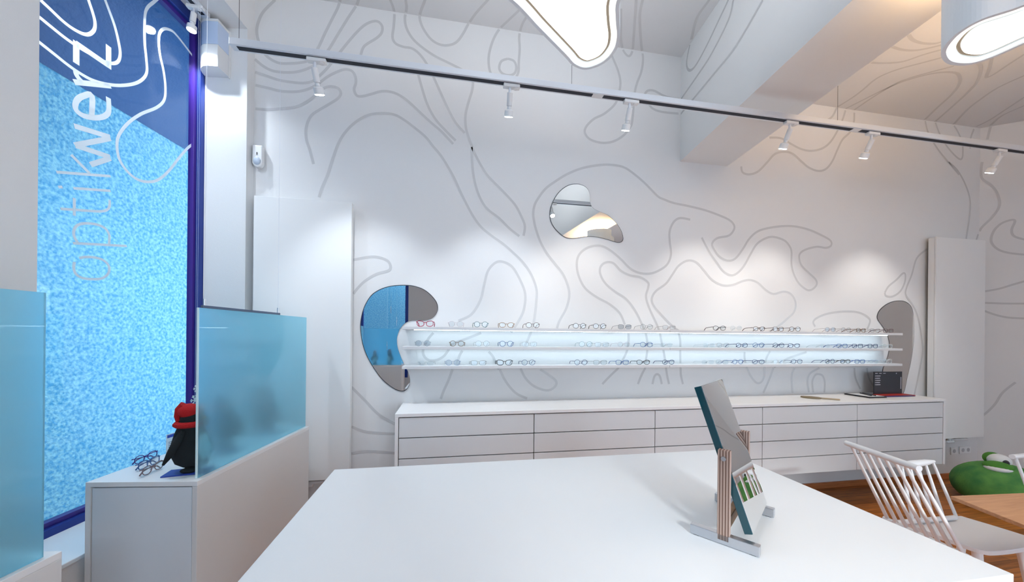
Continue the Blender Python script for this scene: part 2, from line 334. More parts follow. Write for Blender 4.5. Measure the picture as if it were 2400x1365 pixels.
# ------------------------------------------------------------ wall art: glossy contour lines over walls, ceiling and beam
zA = (600, 0, 3.329); zB = (600, 380, 3.329); zC = (1200, 0, 3.329); zD = (1200, 380, 3.329); zE = (1680, 0, 3.329); zF = (1680, 380, 3.329)
zG = (820, 640, 4.55); zH = (1280, 720, 6); zI = (1620, 720, 4.444); zJ = (0, 800, 2.4158); F1 = (0, 0, 1)
MUR = [
 (F1, [(645,0),(618,27),(606,51),(602,72),(606,96),(618,123),(633,138),(654,148),(678,149),(705,147),(726,140),(744,116),(762,78),(780,42),(792,18),(797,0),(800,-25)]),
 (F1, [(594,136),(618,156),(642,167),(672,170),(699,168),(726,159),(744,147),(768,120),(792,81),(816,42),(834,15),(840,0),(846,-25)]),
 (F1, [(594,168),(624,178),(654,188),(684,193),(711,195),(732,191),(747,180),(768,159),(792,129),(816,99),(840,72),(858,57),(876,50),(888,52),(896,63),(894,78),(882,90),(864,101),(852,111),(846,129),(849,137),(856,150)]),
 (F1, [(594,199),(630,207),(660,214),(696,215),(723,209),(744,198),(768,180),(792,168),(810,163),(825,167),(833,180),(834,195),(830,210),(836,224),(849,226),(870,221),(897,214),(924,218),(948,231),(969,249),(990,269),(1014,291),(1035,309),(1062,338)]),
 (F1, [(594,255),(630,257),(660,255),(693,251),(717,240),(738,225),(756,209),(774,203),(792,207),(799,219),(792,231),(774,243),(750,257),(732,269),(722,285),(717,306),(719,330),(726,351),(735,385)]),
 (F1, [(748,463),(755,440),(768,410),(780,372),(795,333),(813,306),(837,284),(864,270),(894,266),(924,269),(948,282),(972,300),(997,321),(1014,342),(1036,369),(1062,413),(1080,452),(1095,482),(1110,509),(1128,533),(1152,553),(1179,572),(1203,593),(1227,617),(1245,644),(1257,677),(1257,707),(1251,755),(1240,790),(1225,820)]),
 (F1, [(905,-25),(915,0),(924,27),(923,60),(920,87),(927,102),(945,110),(966,114),(984,128),(1002,153),(1017,183),(1032,216),(1050,255),(1068,288),(1089,312)]),
 (F1, [(951,-25),(951,0),(953,18),(949,45),(954,69),(969,93),(993,114),(1020,132),(1050,147),(1074,159),(1092,170),(1107,186),(1107,210),(1098,240),(1091,270),(1092,300),(1100,327),(1115,365),(1137,404),(1155,425),(1176,446),(1206,479),(1221,506),(1230,530),(1227,553)]),
 (F1, [(980,174),(990,210),(1002,246),(1020,279),(1044,306),(1068,330)]),
 (F1, [(1105,345),(1108,400),(1116,440),(1128,470),(1143,491),(1170,512),(1194,536),(1217,554)]),
 (F1, [(1002,-25),(996,0),(986,27),(984,45),(993,69),(1011,93),(1032,105),(1053,106),(1071,98),(1086,78),(1098,56),(1116,30),(1143,0),(1165,-25)]),
 (F1, [(1240,-5),(1218,22),(1194,45),(1170,69),(1155,96),(1146,129),(1146,156),(1152,177),(1165,200)]),
 (F1, [(1250,10),(1236,36),(1224,57),(1217,84),(1218,114),(1216,144),(1215,168),(1209,183),(1200,200)]),
 (F1, [(1190,138),(1204,143),(1210,157),(1206,172),(1192,177),(1177,172),(1170,160),(1175,144),(1190,138)]),
 (F1, [(1425,110),(1437,138),(1449,168),(1454,195),(1449,225),(1440,246),(1416,267),(1392,279),(1374,297),(1371,312),(1383,327),(1410,335),(1437,332),(1461,318),(1476,300),(1482,282),(1487,222),(1493,195),(1503,168),(1507,138),(1503,105),(1500,60),(1500,30),(1506,0),(1512,-25)]),
 (F1, [(1455,20),(1455,60),(1455,90),(1460,117),(1473,132),(1482,120),(1485,90),(1488,45),(1491,0),(1492,-25)]),
 (F1, [(1719,0),(1707,48),(1668,126),(1635,177),(1596,233)]), (F1, [(1596,233),(1575,231),(1554,224),(1533,213),(1518,213),(1511,224),(1518,240),(1530,255),(1554,263),(1596,267)]),
 (F1, [(1596,267),(1626,231),(1668,180),(1725,108),(1788,0)]),
 (F1, [(1680,-25),(1662,0),(1635,39),(1623,81),(1610,141),(1614,164),(1629,156),(1656,108),(1686,45),(1707,0),(1712,-20)]),
 (zD, [(350,1300),(370,1240),(420,1150),(445,1060),(440,980),(400,880),(340,800),(270,710),(220,620),(185,520),(170,450),(165,400),(175,340),(200,290),(260,210),(340,150),(440,90),(560,45),(700,22),(800,25),(880,45),(960,100),(1030,160),(1080,210),(1140,270),(1180,290),(1260,320),(1380,345),(1500,375),(1600,410),(1690,450),(1730,490),(1730,530),(1690,575),(1600,595),(1560,640),(1580,690),(1620,740),(1680,770),(1740,755),(1800,680),(1850,600),(1920,540),(2020,512),(2130,500),(2220,505),(2320,530),(2400,565),(2480,610),(2490,650),(2450,670),(2380,662),(2300,680),(2250,710),(2240,750),(2260,810),(2320,870),(2370,920),(2375,960),(2340,995),(2300,998),(2240,950),(2200,880),(2180,800),(2180,700),(2160,650),(2120,610),(2040,585),(1980,595),(1910,640),(1860,720),(1810,810),(1760,865),(1710,885),(1650,855),(1600,790),(1550,720),(1510,650),(1480,590)]),
 (zD, [(880,1270),(840,1180),(760,1110),(660,1055),(570,985),(520,890),(505,800),(520,730),(570,680),(640,655),(710,660),(780,700),(850,760),(920,830),(990,865),(1070,872),(1140,850),(1210,800),(1240,720),(1230,620),(1230,540),(1260,470),(1310,438),(1390,450)]),
 (zD, [(1040,1330),(1010,1260),(960,1160),(890,1070),(800,1010),(730,950),(690,880),(690,820),(730,785),(790,790),(850,850),(920,885),(1000,900),(1060,940),(1062,980),(1045,1050),(1070,1140),(1130,1270),(1150,1330)]),
 (zD, [(1330,1340),(1250,1280),(1180,1210),(1110,1130),(1090,1070),(1120,1010),(1200,950),(1250,880),(1300,810),(1370,770),(1440,785),(1500,850),(1560,920),(1640,962),(1720,960),(1800,930),(1860,922),(1920,945),(1980,1000),(2040,1030),(2120,1012),(2180,1035),(2212,1100),(2200,1170),(2150,1220),(2080,1280),(2000,1330)]),
 (zB, [(1580,1240),(1680,1190),(1750,1080),(1780,960),(1810,850),(1870,785),(1930,780),(2000,820),(2060,920),(2100,1030),(2090,1150),(2050,1240),(1990,1330)]),
 (zB, [(760,765),(880,742),(960,745),(1030,775),(1050,820),(1030,850),(940,875),(850,930),(790,990),(760,1030)]),
 (zJ, [(1990,260),(2070,340),(2150,420),(2260,480)]), (zJ, [(1990,485),(2080,515),(2260,527)]), (zJ, [(1990,637),(2090,625),(2260,637)]),
 (zG, [(1095,1030),(1050,1150),(1000,1260),(970,1345)]), (zG, [(1600,1030),(1640,1120),(1700,1210),(1780,1290),(1890,1340)]),
 (zG, [(1820,1020),(1870,1120),(1950,1200),(2050,1245),(2130,1250),(2190,1210),(2200,1160),(2150,1110),(2030,1030)]),
 (zG, [(890,640),(840,700),(790,790),(780,850),(800,900),(850,935),(930,930),(1000,890),(1040,840),(1100,760),(1250,700),(1400,640)]), (zG, [(1200,830),(1170,880),(1150,940),(1120,1000)]), (zG, [(1480,840),(1530,900),(1560,980),(1590,1030)]),
 (zH, [(1010,865),(930,940),(850,1020),(790,1085)]), (zH, [(1390,865),(1350,940),(1290,1085)]), (zH, [(1495,1085),(1520,980),(1560,945),(1600,980),(1625,1085)]),
 (zH, [(1685,860),(1700,960),(1727,1085)]), (zH, [(1890,860),(1895,960),(1922,1085)]),
 (zH, [(1158,370),(1160,470),(1140,600),(1100,700),(1010,865)]), (zH, [(1400,370),(1420,480),(1420,620),(1400,760),(1390,865)]), (zH, [(1600,370),(1620,480),(1650,620),(1675,760),(1685,860)]), (zH, [(1865,370),(1885,480),(1885,640),(1888,860)]),
 (zI, [(1290,205),(1270,160),(1300,120),(1400,75),(1550,50),(1700,50),(1800,80),(1860,130),(1850,190),(1830,230)]),
 (zI, [(580,635),(620,720),(680,790),(730,780),(760,720),(762,635)]), (zI, [(855,635),(810,760),(750,895)]), (zI, [(1075,635),(1045,720),(1055,895)]),
 (zI, [(1335,635),(1240,690),(1210,770),(1225,890)]), (zI, [(1270,890),(1260,780),(1290,710),(1330,700),(1370,720),(1390,790),(1385,890)]), (zI, [(1698,635),(1710,740),(1760,855)]), (zI, [(1828,635),(1850,740),(1915,850)]),
 (zI, [(555,470),(556,540),(580,635)]), (zI, [(820,460),(780,540),(762,635)]), (zI, [(1200,470),(1000,540),(860,630)]),
 (zF, [(1810,0),(1880,70),(1940,180),(1975,300),(1970,430),(1945,600)]), (zF, [(2020,620),(2060,520),(2150,430),(2205,340),(2190,250),(2140,180),(2070,130),(2062,60),(2070,0)]),
 (zF, [(2420,725),(2280,710),(2190,680),(2140,620),(2160,540),(2220,480),(2300,452),(2325,465),(2300,530),(2320,580),(2420,610)]),
 (zF, [(1640,680),(1560,750),(1520,880),(1480,980),(1475,1040),(1530,1120),(1570,1220),(1600,1400),(1600,1520),(1540,1820)]),
 (zF, [(1310,1020),(1340,970),(1400,920),(1450,870),(1470,880),(1465,940),(1430,1010),(1370,1050),(1320,1045),(1310,1020)]),
 (zF, [(2090,1010),(2200,990),(2300,960),(2420,925)]), (zF, [(2420,1105),(2250,1105),(2110,1100),(2080,1100)]), (zF, [(2080,1160),(2180,1195),(2280,1215),(2420,1222)]),
 (zF, [(2030,2010),(2100,1960),(2170,1890),(2230,1800),(2330,1720)]),
 (zE, [(190,1300),(200,1345),(250,1362),(320,1340),(390,1270),(450,1205),(520,1185),(590,1200),(660,1260),(720,1310),(790,1335),(850,1320),(900,1260),(940,1170),(980,1090),(1040,1030),(1068,960),(1072,880)]), (zE, [(1072,858),(1200,770),(1350,680),(1500,620),(1700,570),(1850,565),(1895,600),(1890,660),(1830,740),(1720,840),(1625,932)]), (zE, [(1625,945),(1650,1040),(1720,1160),(1800,1260),(1890,1365)]),
 (zE, [(410,1075),(500,1080),(580,1125),(660,1165),(740,1178),(830,1155),(900,1090),(970,960),(1003,862)]), (zE, [(1005,848),(1100,800),(1300,700),(1500,610),(1850,515)]), (zE, [(850,945),(900,910),(935,842)]), (zE, [(945,832),(1060,760),(1140,700),(1250,610),(1400,545),(1600,490),(1750,450),(1850,420)]),
 (zE, [(1195,487),(1300,492),(1450,480),(1600,430),(1750,388),(1850,370)]), (zE, [(1370,365),(1450,388),(1550,392),(1650,375),(1755,350),(1850,330)]), (zE, [(1495,265),(1530,310),(1600,335),(1690,340),(1755,325),(1850,290)]),
 (zE, [(2020,460),(2062,530),(2030,640),(1960,720),(1850,820),(1705,948)]), (zE, [(1705,958),(1740,1050),(1800,1150),(1880,1235),(1915,1230),(1915,1120),(1880,1030),(1850,982)]), (zE, [(1850,968),(1950,860),(2050,780),(2200,680),(2420,580)]),
 (zE, [(2150,430),(2130,530),(2105,600),(2160,580),(2280,500),(2420,410)]), (zE, [(1975,1160),(1980,1080),(2005,1008)]), (zE, [(2008,995),(2130,935),(2260,850),(2420,745)]), (zE, [(2110,1090),(2122,1040),(2135,990)]), (zE, [(2137,978),(2230,900),(2420,815)]),
]
BLN = Vector((-WD.y, WD.x, 0))
def surface_hit(x, y):
    d = ray(x, y); best = None
    def test(name, p, n, ok):
        nonlocal best
        n = Vector(n); q = d.dot(n)
        if abs(q) < 1e-6: return
        t = (Vector(p)-CAM).dot(n)/q
        if t <= 0 or (best and t >= best[0]): return
        P = CAM+d*t
        if ok(P): best = (t, name, P, n if n.dot(d) < 0 else -n)
    sb = lambda P: (P-BL).dot(BLN)             # >0 left of the beam
    sr = lambda P: (P-BR).dot(BLN)
    test('back', (0, 3, 0), (0, 1, 0), lambda P: -1.506 < P.x < 5.82 and P.z < 4.17)
    test('right', RC, RN, lambda P: P.x > 5.82 and P.z < 3.91)
    test('ceil', (0, 0, CZL), (0, 0, 1), lambda P: sb(P) > 0 and P.y < 3)
    test('ceilr', (0, 0, CZR), (0, 0, 1), lambda P: sr(P) < 0 and P.y < 3.0)
    test('beam', BL, BLN, lambda P: BZ < P.z < CZL and P.y < 3)
    test('under', (0, 0, BZ), (0, 0, 1), lambda P: sb(P) < 0 < sr(P) and P.y < 3)
    return best
mur = {}
for (ox, oy, k), pts in MUR:
    cur = None; run = []
    def flush():
        if cur and len(run) > 1: mur.setdefault(cur[0], MB()).ribbon(run, cur[1], .021, .0012)
    for p in spline(zc(pts, ox, oy, k), 5):
        h = surface_hit(p.x, p.y)
        if not h: continue
        if not cur or h[1] != cur[0]: flush(); run = []; cur = (h[1], h[3])
        run.append(h[2])
    flush()
for nm, ob in (('back', wall_back), ('right', wall_right), ('ceil', bpy.data.objects['ceiling']), ('ceilr', bpy.data.objects['ceiling_right']), ('beam', beam)):
    if nm in mur: part(ob, 'mural_lines', mur[nm], M_MURAL, label='grey glossy contour lines painted on the surface')

# ------------------------------------------------------------ sideboard: five drawer cabinets under one worktop
SX = [-.360, .6225, 1.6185, 2.6155, 3.599, 4.590]; SZ = [.35, .4965, .644, .7915, .938]
SYF = 2.583
wt = thing('worktop', 'long white worktop with side panels on the drawer cabinets below the lit shelves', 'worktop', (2.115, 2.8, .35))
part(wt, 'top_panel', MB().box(-.385, 4.615, SYF, 2.998, .941, .965), M_WHITE, bevel=.0015)
for x0, x1 in ((-.385, -.362), (4.592, 4.615)): part(wt, 'side_panel', MB().box(x0, x1, SYF, 2.998, .35, .941), M_WHITE, bevel=.0015)
names = ['leftmost', 'second', 'middle', 'fourth', 'rightmost']
for i in range(5):
    x0, x1 = SX[i], SX[i+1]
    c = thing('drawer_cabinet', '%s of the five white wall-hung drawer cabinets under the worktop%s' % (names[i], ' (from the left)' if i in (1, 3) else ''), 'cabinet', ((x0+x1)/2, 2.8, .35), 'drawer cabinets under the worktop')
    part(c, 'carcass', MB().box(x0+.001, x1-.001, SYF+.026, 2.997, .352, .9395), M_DARKGAP)
    for k in range(4): part(c, 'drawer', MB().box(x0+.003, x1-.003, SYF+.004, SYF+.025, SZ[k]+(.003 if k else 0), SZ[k+1]-.004), M_FRONT, bevel=.001)

# ------------------------------------------------------------ lit eyewear shelf on the back wall
sh = thing('wall_shelf', 'long three-tier white wall shelf with blue-white light strips, full of eyeglasses', 'shelf', (2.05, 2.9, 1.258))
SHX = (-.373, 4.473); SHY = 2.82; seam = 1.90
TIERS = [(1.258, 1.280), (1.411, 1.433), (1.566, 1.588)]
for z0, z1 in TIERS:
    for a, b in ((SHX[0], seam-.0015), (seam+.0015, SHX[1])): part(sh, 'shelf_board', MB().box(a, b, SHY, 2.999, z0, z1), M_SHELF, bevel=.001)
for z0, z1 in TIERS[1:]:
    part(sh, 'light_strip', MB().box(SHX[0]+.08, SHX[1]-.06, SHY+.085, SHY+.100, z0-.0035, z0-.0005), M_LED, label='glowing light strip under the shelf board')

# ------------------------------------------------------------ mirrors on the wall
def wall_mirror(name, pts, label, z0, dep=2.994):
    pts = spline(pts, 6, True); P = [onY(p.x, p.y, dep) for p in pts]
    for p in P: p.y = dep
    c = sum(P, Vector())/len(P)
    t = thing(name, label, 'mirror', (c.x, 3, min(p.z for p in P)))
    inn = [c+(p-c)*.985 for p in P]
    part(t, 'mirror_glass', MB().add(inn, [tuple(range(len(inn)))]), M_MIRROR)
    mb = MB().band(inn, P); mb.band(P, [p+Vector((0, .0045, 0)) for p in P])
    part(t, 'mirror_edge', mb, M_MEDGE)
zK = (840, 660, 5.15)
wall_mirror('wall_mirror', zc([(560, 42), (680, 55), (790, 95), (880, 165), (945, 250), (960, 330), (935, 400), (880, 450), (800, 470), (700, 468), (610, 480), (545, 520), (495, 590), (467, 680), (470, 780), (500, 880), (550, 1000), (600, 1100), (622, 1180), (615, 1250), (580, 1310), (520, 1330), (430, 1300), (300, 1200), (190, 1060), (100, 900), (45, 740), (22, 560), (35, 420), (80, 280), (160, 160), (270, 90), (400, 52)], *zK), 'curved bean-shaped mirror left of the shelf, reflecting the window', 0)
zL = (1270, 410, 7.581)
wall_mirror('wall_mirror', zc([(610, 158), (690, 170), (760, 200), (815, 250), (845, 320), (855, 400), (858, 480), (880, 550), (930, 605), (1020, 650), (1170, 715), (1270, 800), (1350, 890), (1410, 990), (1440, 1080), (1446, 1150), (1415, 1195), (1350, 1205), (1260, 1180), (1130, 1140), (960, 1103), (820, 1095), (700, 1110), (600, 1128), (500, 1132), (410, 1110), (310, 1040), (210, 930), (155, 820), (138, 700), (155, 580), (200, 460), (280, 330), (380, 235), (490, 175)], *zL), 'small boomerang-shaped mirror high on the wall above the shelf', 0)
zM = (2030, 690, 5.25)
wall_mirror('wall_mirror', zc([(430, 78), (500, 98), (555, 150), (582, 240), (590, 400), (585, 600), (555, 820), (510, 1020), (470, 1200), (420, 1235), (330, 1180), (240, 1060), (205, 960), (235, 850), (270, 760), (288, 640), (275, 540), (250, 470), (200, 390), (150, 320), (138, 270), (165, 200), (240, 130), (330, 88)], *zM), 'tall leaf-shaped mirror behind the right end of the shelf', 0)

# ------------------------------------------------------------ eyeglasses
def frame_col(name, c, r=.3, m=0): return mat('frame_'+name, c, r, m)
FC = {'red': frame_col('red', (.42, .006, .05)), 'black': frame_col('black', (.012, .012, .014)), 'brown': frame_col('brown', (.07, .03, .018)), 'tortoise': frame_col('tortoise', (.16, .075, .02)),
      'tan': frame_col('tan', (.33, .19, .08)), 'teal': frame_col('teal', (.012, .12, .13)), 'navy': frame_col('navy', (.01, .025, .11)), 'blue': frame_col('blue', (.03, .10, .30)),
      'silver': frame_col('silver', (.45, .46, .48), .25, .8), 'pale pink': frame_col('pale_pink', (.55, .45, .47)), 'clear': frame_col('clear', (.62, .66, .68)), 'dark grey': frame_col('dark_grey', (.05, .05, .055)), 'violet': frame_col('violet', (.10, .04, .22)), 'grey brown': frame_col('grey_brown', (.20, .13, .14))}
ST = {'round': (.0235, .0215, 1.0, 0, .0017), 'cat-eye': (.0265, .0205, .85, .006, .0024), 'oval': (.0255, .0195, .95, .002, .0020), 'square': (.0255, .0190, .62, .002, .0019), 'thin round': (.0240, .0220, 1.0, 0, .0009), 'thin square': (.0260, .0190, .65, .002, .0009), 'rimless': (.0255, .0185, .8, 0, 0)}
GP = {}
def lens_outline(st, side, n=22):
    a, b, p, up, r = ST[st]; out = []
    for i in range(n):
        t = 2*math.pi*i/n; cx, cz = math.cos(t), math.sin(t)
        x = a*math.copysign(abs(cx)**p, cx); z = b*math.copysign(abs(cz)**p, cz)
        if up and cx > 0 and cz > 0: z += up*cx*cz*1.4; x += up*.6*cx*cz
        out.append(Vector((side*(a+.0085+x), .0015*abs(x/a), b+.003+z)))
    return out
def glasses_meshes(st):
    if st in GP: return GP[st]
    a, b, p, up, r = ST[st]; fr = MB(); w = 2*a+.0085; h = b+.003
    if r:
        for sd in (-1, 1): fr.tube(lens_outline(st, sd), r, 6, closed=True)
    rr = max(r, .0009)
    fr.tube([(-.0095, 0, h+b*.28), (-.005, -.002, h+b*.46), (0, -.003, h+b*.52), (.005, -.002, h+b*.46), (.0095, 0, h+b*.28)], rr*1.05, 6)
    for sd in (-1, 1):
        fr.tube([(sd*(w-.003), .001, h+b*.42+up*.8), (sd*(w+.0045), .002, h+b*.46+up*.8), (sd*(w+.006), .008, h+b*.46+up*.8)], rr*1.25, 6)
        fr.tube([(sd*.009, .001, h-b*.05), (sd*.0075, .007, h-b*.2), (sd*.0085, .009, h-b*.38)], .0011, 5)
    tp = []
    for sd in (-1, 1):
        x = sd*(w+.006); z = h+b*.46+up*.8
        tp.append(MB().tube([(x, .008, z), (x, .05, z-.002), (x-sd*.002, .095, z-.006), (x-sd*.004, .112, z-.014), (x-sd*.007, .132, .003)], [rr*1.2, rr*1.15, rr*1.2, rr*1.5, rr*1.5], 6))
    ln = []
    for sd in (-1, 1):
        o = lens_outline(st, sd); o = [v+Vector((0, .0008, 0)) for v in o]
        ln.append(MB().prism(o, (0, .0012, 0)))
    GP[st] = (fr.mesh('frame', FC['black'], None, True), [t.mesh('temple', FC['black'], None, True) for t in tp], [l.mesh('lens', M_LENS) for l in ln]); return GP[st]
def eyeglasses(loc, rot, st, colour, label, group, tint=False):
    fr, tp, ln = glasses_meshes(st)
    root = thing('eyeglasses', label, 'glasses', loc, group); root.rotation_euler = rot
    def ch(nm, me, m):
        o = bpy.data.objects.new(nm, me); col.objects.link(o); o.parent = root
        o.material_slots[0].link = 'OBJECT'; o.material_slots[0].material = m
    ch('frame', fr, FC[colour])
    for t in tp: ch('temple', t, FC[colour])
    for l in ln: ch('lens', l, M_LENSG if tint else M_LENS)
    return root
def folded_glasses(pa, pb, z, st, colour, label, group):
    fr, _, ln = glasses_meshes(st); a, b, p, up, r = ST[st]; d = pb-pa; w = 2*a+.0085+.006; h = b+.003+b*.46
    root = thing('eyeglasses', label, 'glasses', ((pa.x+pb.x)/2, (pa.y+pb.y)/2, z), group, rz=math.atan2(d.y, d.x))
    def ch(nm, me, m):
        o = bpy.data.objects.new(nm, me); col.objects.link(o); o.parent = root
        o.material_slots[0].link = 'OBJECT'; o.material_slots[0].material = m
    ch('frame', fr, FC[colour])
    for k, sd in enumerate((-1, 1)):
        y = .011+.006*k
        ch('temple', MB().tube([(sd*w, .008, h), (sd*(w-.004), y, h-.001), (0, y, h-.008), (-sd*(w-.03), y, h-.013), (-sd*(w-.012), y+.001, .004)], [r*1.2, r*1.2, r*1.2, r*1.5, r*1.5], 6).mesh('temple', FC[colour], None, True), FC[colour])
    for l in ln: ch('lens', l, M_LENS)
ORD = ['first', 'second', 'third', 'fourth', 'fifth', 'sixth', 'seventh', 'eighth', 'ninth', 'tenth', 'eleventh', 'twelfth', 'thirteenth', 'fourteenth', 'fifteenth', 'sixteenth', 'seventeenth', 'eighteenth', 'nineteenth', 'twentieth', 'twenty-first', 'twenty-second']
ROWS = [('top', 1.588, [(996, 'cat-eye', 'red'), (1068, 'thin round', 'pale pink'), (1127, 'round', 'teal'), (1187, 'oval', 'tan'), (1248, 'round', 'brown'), (1358, 'round', 'black'), (1405, 'round', 'black'), (1464, 'thin square', 'dark grey', 1), (1515, 'thin round', 'dark grey'), (1568, 'thin square', 'grey brown'),
         (1686, 'oval', 'black'), (1725, 'thin round', 'clear'), (1779, 'oval', 'brown'), (1824, 'square', 'brown'), (1863, 'round', 'brown'), (1946, 'thin round', 'grey brown', 1), (1983, 'thin round', 'grey brown'), (2018, 'square', 'tortoise'), (2051, 'thin square', 'grey brown'), (2082, 'square', 'grey brown')]),
        ('middle', 1.433, [(991, 'thin round', 'silver', 1), (1071, 'round', 'tortoise'), (1131, 'thin round', 'silver'), (1187, 'round', 'blue'), (1241, 'thin square', 'silver'), (1373, 'thin round', 'teal'), (1411, 'thin square', 'silver'), (1462, 'thin round', 'pale pink'), (1515, 'round', 'blue'), (1562, 'rimless', 'silver'),
         (1662, 'rimless', 'clear'), (1693, 'thin square', 'silver'), (1739, 'oval', 'navy'), (1778, 'round', 'blue'), (1825, 'round', 'navy'), (1861, 'oval', 'navy'), (1934, 'rimless', 'silver'), (1974, 'square', 'blue'), (2010, 'square', 'navy'), (2046, 'square', 'navy'), (2080, 'square', 'clear')]),
        ('bottom', 1.280, [(999, 'rimless', 'silver'), (1062, 'thin round', 'blue', 1), (1122, 'thin square', 'dark grey'), (1183, 'cat-eye', 'black'), (1239, 'round', 'navy'), (1362, 'round', 'navy'), (1407, 'thin square', 'dark grey'), (1459, 'square', 'blue'), (1508, 'oval', 'black'), (1567, 'oval', 'navy'),
         (1660, 'rimless', 'clear'), (1693, 'thin square', 'silver'), (1730, 'round', 'blue'), (1778, 'oval', 'navy'), (1825, 'thin round', 'clear'), (1868, 'round', 'navy'), (1946, 'round', 'navy'), (1982, 'oval', 'black'), (2016, 'square', 'blue'), (2049, 'rimless', 'blue'), (2080, 'round', 'clear')])]
for row, z, items in ROWS:
    xs = [onY(it[0], 800, 2.838).x for it in items]
    for i in range(1, len(xs)): xs[i] = max(xs[i], xs[i-1]+.142)
    over = xs[-1]-4.385
    if over > 0:
        xs[-1] -= over
        for i in range(len(xs)-2, -1, -1): xs[i] = min(xs[i], xs[i+1]-.142)
    for i, it in enumerate(items):
        st, c = it[1], it[2]; tint = len(it) > 3
        last = i == len(items)-1
        pos = 'rightmost pair' if last else '%s pair from the left' % ORD[i]
        eyeglasses((xs[i], 2.838, z+.0005), (0, 0, math.radians(random.uniform(-5, 5))), st, c, '%s %s %s%s, %s on the %s shelf' % (c, st, 'tinted glasses' if tint else 'eyeglasses', '', pos, row), 'eyeglasses on the %s shelf' % row, tint)

# ------------------------------------------------------------ panel radiators
def radiator(label, x0, x1, yf, z0, z1, off):
    t = thing('panel_radiator', label, 'radiator', ((x0+x1)/2, 2.95, z0))
    part(t, 'front_panel', MB().box(x0, x1, yf, yf+.014, z0, z1), M_FRONTW, bevel=.002)
    part(t, 'body', MB().box(x0+.001, x1-.001, yf+.0165, 2.966, z0+.002, z1-.002), M_FRONTW, bevel=.002)
    for zz in (z0+.3, z1-.3): part(t, 'bracket', MB().box(x0+.12, x0+.16, 2.967, 2.9995, zz, zz+.06).box(x1-.16, x1-.12, 2.967, 2.9995, zz, zz+.06), M_STEEL)
    xm = x0+off
    v = MB().cyl((xm, yf+.045, z0+.01), (xm, yf+.045, z0-.05), .013, 12).cyl((xm-.05, yf+.045, z0-.05), (xm+.05, yf+.045, z0-.05), .016, 12).cyl((xm+.2, yf+.045, z0+.01), (xm+.2, yf+.045, z0-.03), .013, 12).cyl((xm+.02, yf+.045, z0-.03), (xm+.25, yf+.045, z0-.03), .012, 12)
    part(t, 'valve', v, M_PLUG, smooth=True)
M_FRONTW = mat('radiator_enamel', (.80, .80, .79), .45)
radiator('tall flat white panel radiator in the corner by the window', -1.457, -.770, 2.91, .40, 2.551, .36)
radiator('tall flat white panel radiator right of the shelf', 5.035, 5.72, 2.90, .472, 2.612, .28)
def socket(x, z, n, label):
    t = thing('power_socket', label, 'socket', (x, 2.995, z-.04))
    cpl = part(t, 'cover_plate', MB().box(x-.04*n, x+.04*n, 2.988, 2.9995, z-.04, z+.04), M_PLUG, bevel=.004)
    for k in range(n):
        cx = x+(k-(n-1)/2)*.075
        part(cpl, 'socket_well', MB().cyl((cx, 2.988, z), (cx, 2.9868, z), .021, 20).cyl((cx-.009, 2.9868, z), (cx-.009, 2.986, z), .003, 8).cyl((cx+.009, 2.9868, z), (cx+.009, 2.986, z), .003, 8), mat('socket_grey', (.45, .45, .47), .5))
socket(5.467, .30, 1, 'single white wall socket below the right radiator'); socket(5.63, .305, 2, 'double white wall socket below the right radiator')

# ------------------------------------------------------------ display cabinets with frosted glass by the window
def display_cabinet(s0, s1, r0, label, glabel, grp):
    t = thing('display_cabinet', label, 'cabinet', L((s0+s1)/2, (r0-.035)/2, 0), grp)
    th = .022
    body = MB().lbox(s0, s1, r0, -.035, .85-th, .85)                                     # top
    part(t, 'top_panel', body, M_WHITE, bevel=.0015)
    part(t, 'front_panel', MB().lbox(s0, s1, r0, r0+th, .0, .85-th), M_CABF, bevel=.0015, label='side of the cabinet facing the room')
    part(t, 'rear_panel', MB().lbox(s0, s1, -.035-th, -.035, 0, .85-th), M_WHITE)
    part(t, 'back_panel', MB().lbox(s0+.002, s0+.02, r0+th, -.035-th, 0, .85-th), M_WHITE)
    part(t, 'door', MB().lbox(s1-.024, s1-.003, r0+th+.004, -.035-th-.004, .004, .85-th-.005), M_CABD, bevel=.0015)
    return t
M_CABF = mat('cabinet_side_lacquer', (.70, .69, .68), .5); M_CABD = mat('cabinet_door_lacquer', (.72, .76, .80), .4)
display_cabinet(.160, 1.125, -.516, 'white display cabinet in front of the window, its closed door facing the camera', None, 'display cabinets by the window')
display_cabinet(1.641, 2.62, -.534, 'white display cabinet cut off by the lower left corner of the photo', None, 'display cabinets by the window')
def frosted(s0, s1, r, label):
    t = thing('glass_screen', label, 'glass screen', L((s0+s1)/2, r, .85), 'frosted glass screens on the display cabinets')
    part(t, 'glass_sheet', MB().lbox(s0, s1-.004, r-.004, r+.004, .851, 1.643), M_FROST)
    part(t, 'polished_edge', MB().lbox(s1-.0038, s1, r-.004, r+.004, .851, 1.643), M_GEDGE)
frosted(.161, 1.096, -.487, 'upright frosted blue glass sheet on the cabinet in front of the window')
frosted(1.672, 2.6, -.513, 'upright frosted blue glass sheet at the left edge of the photo')

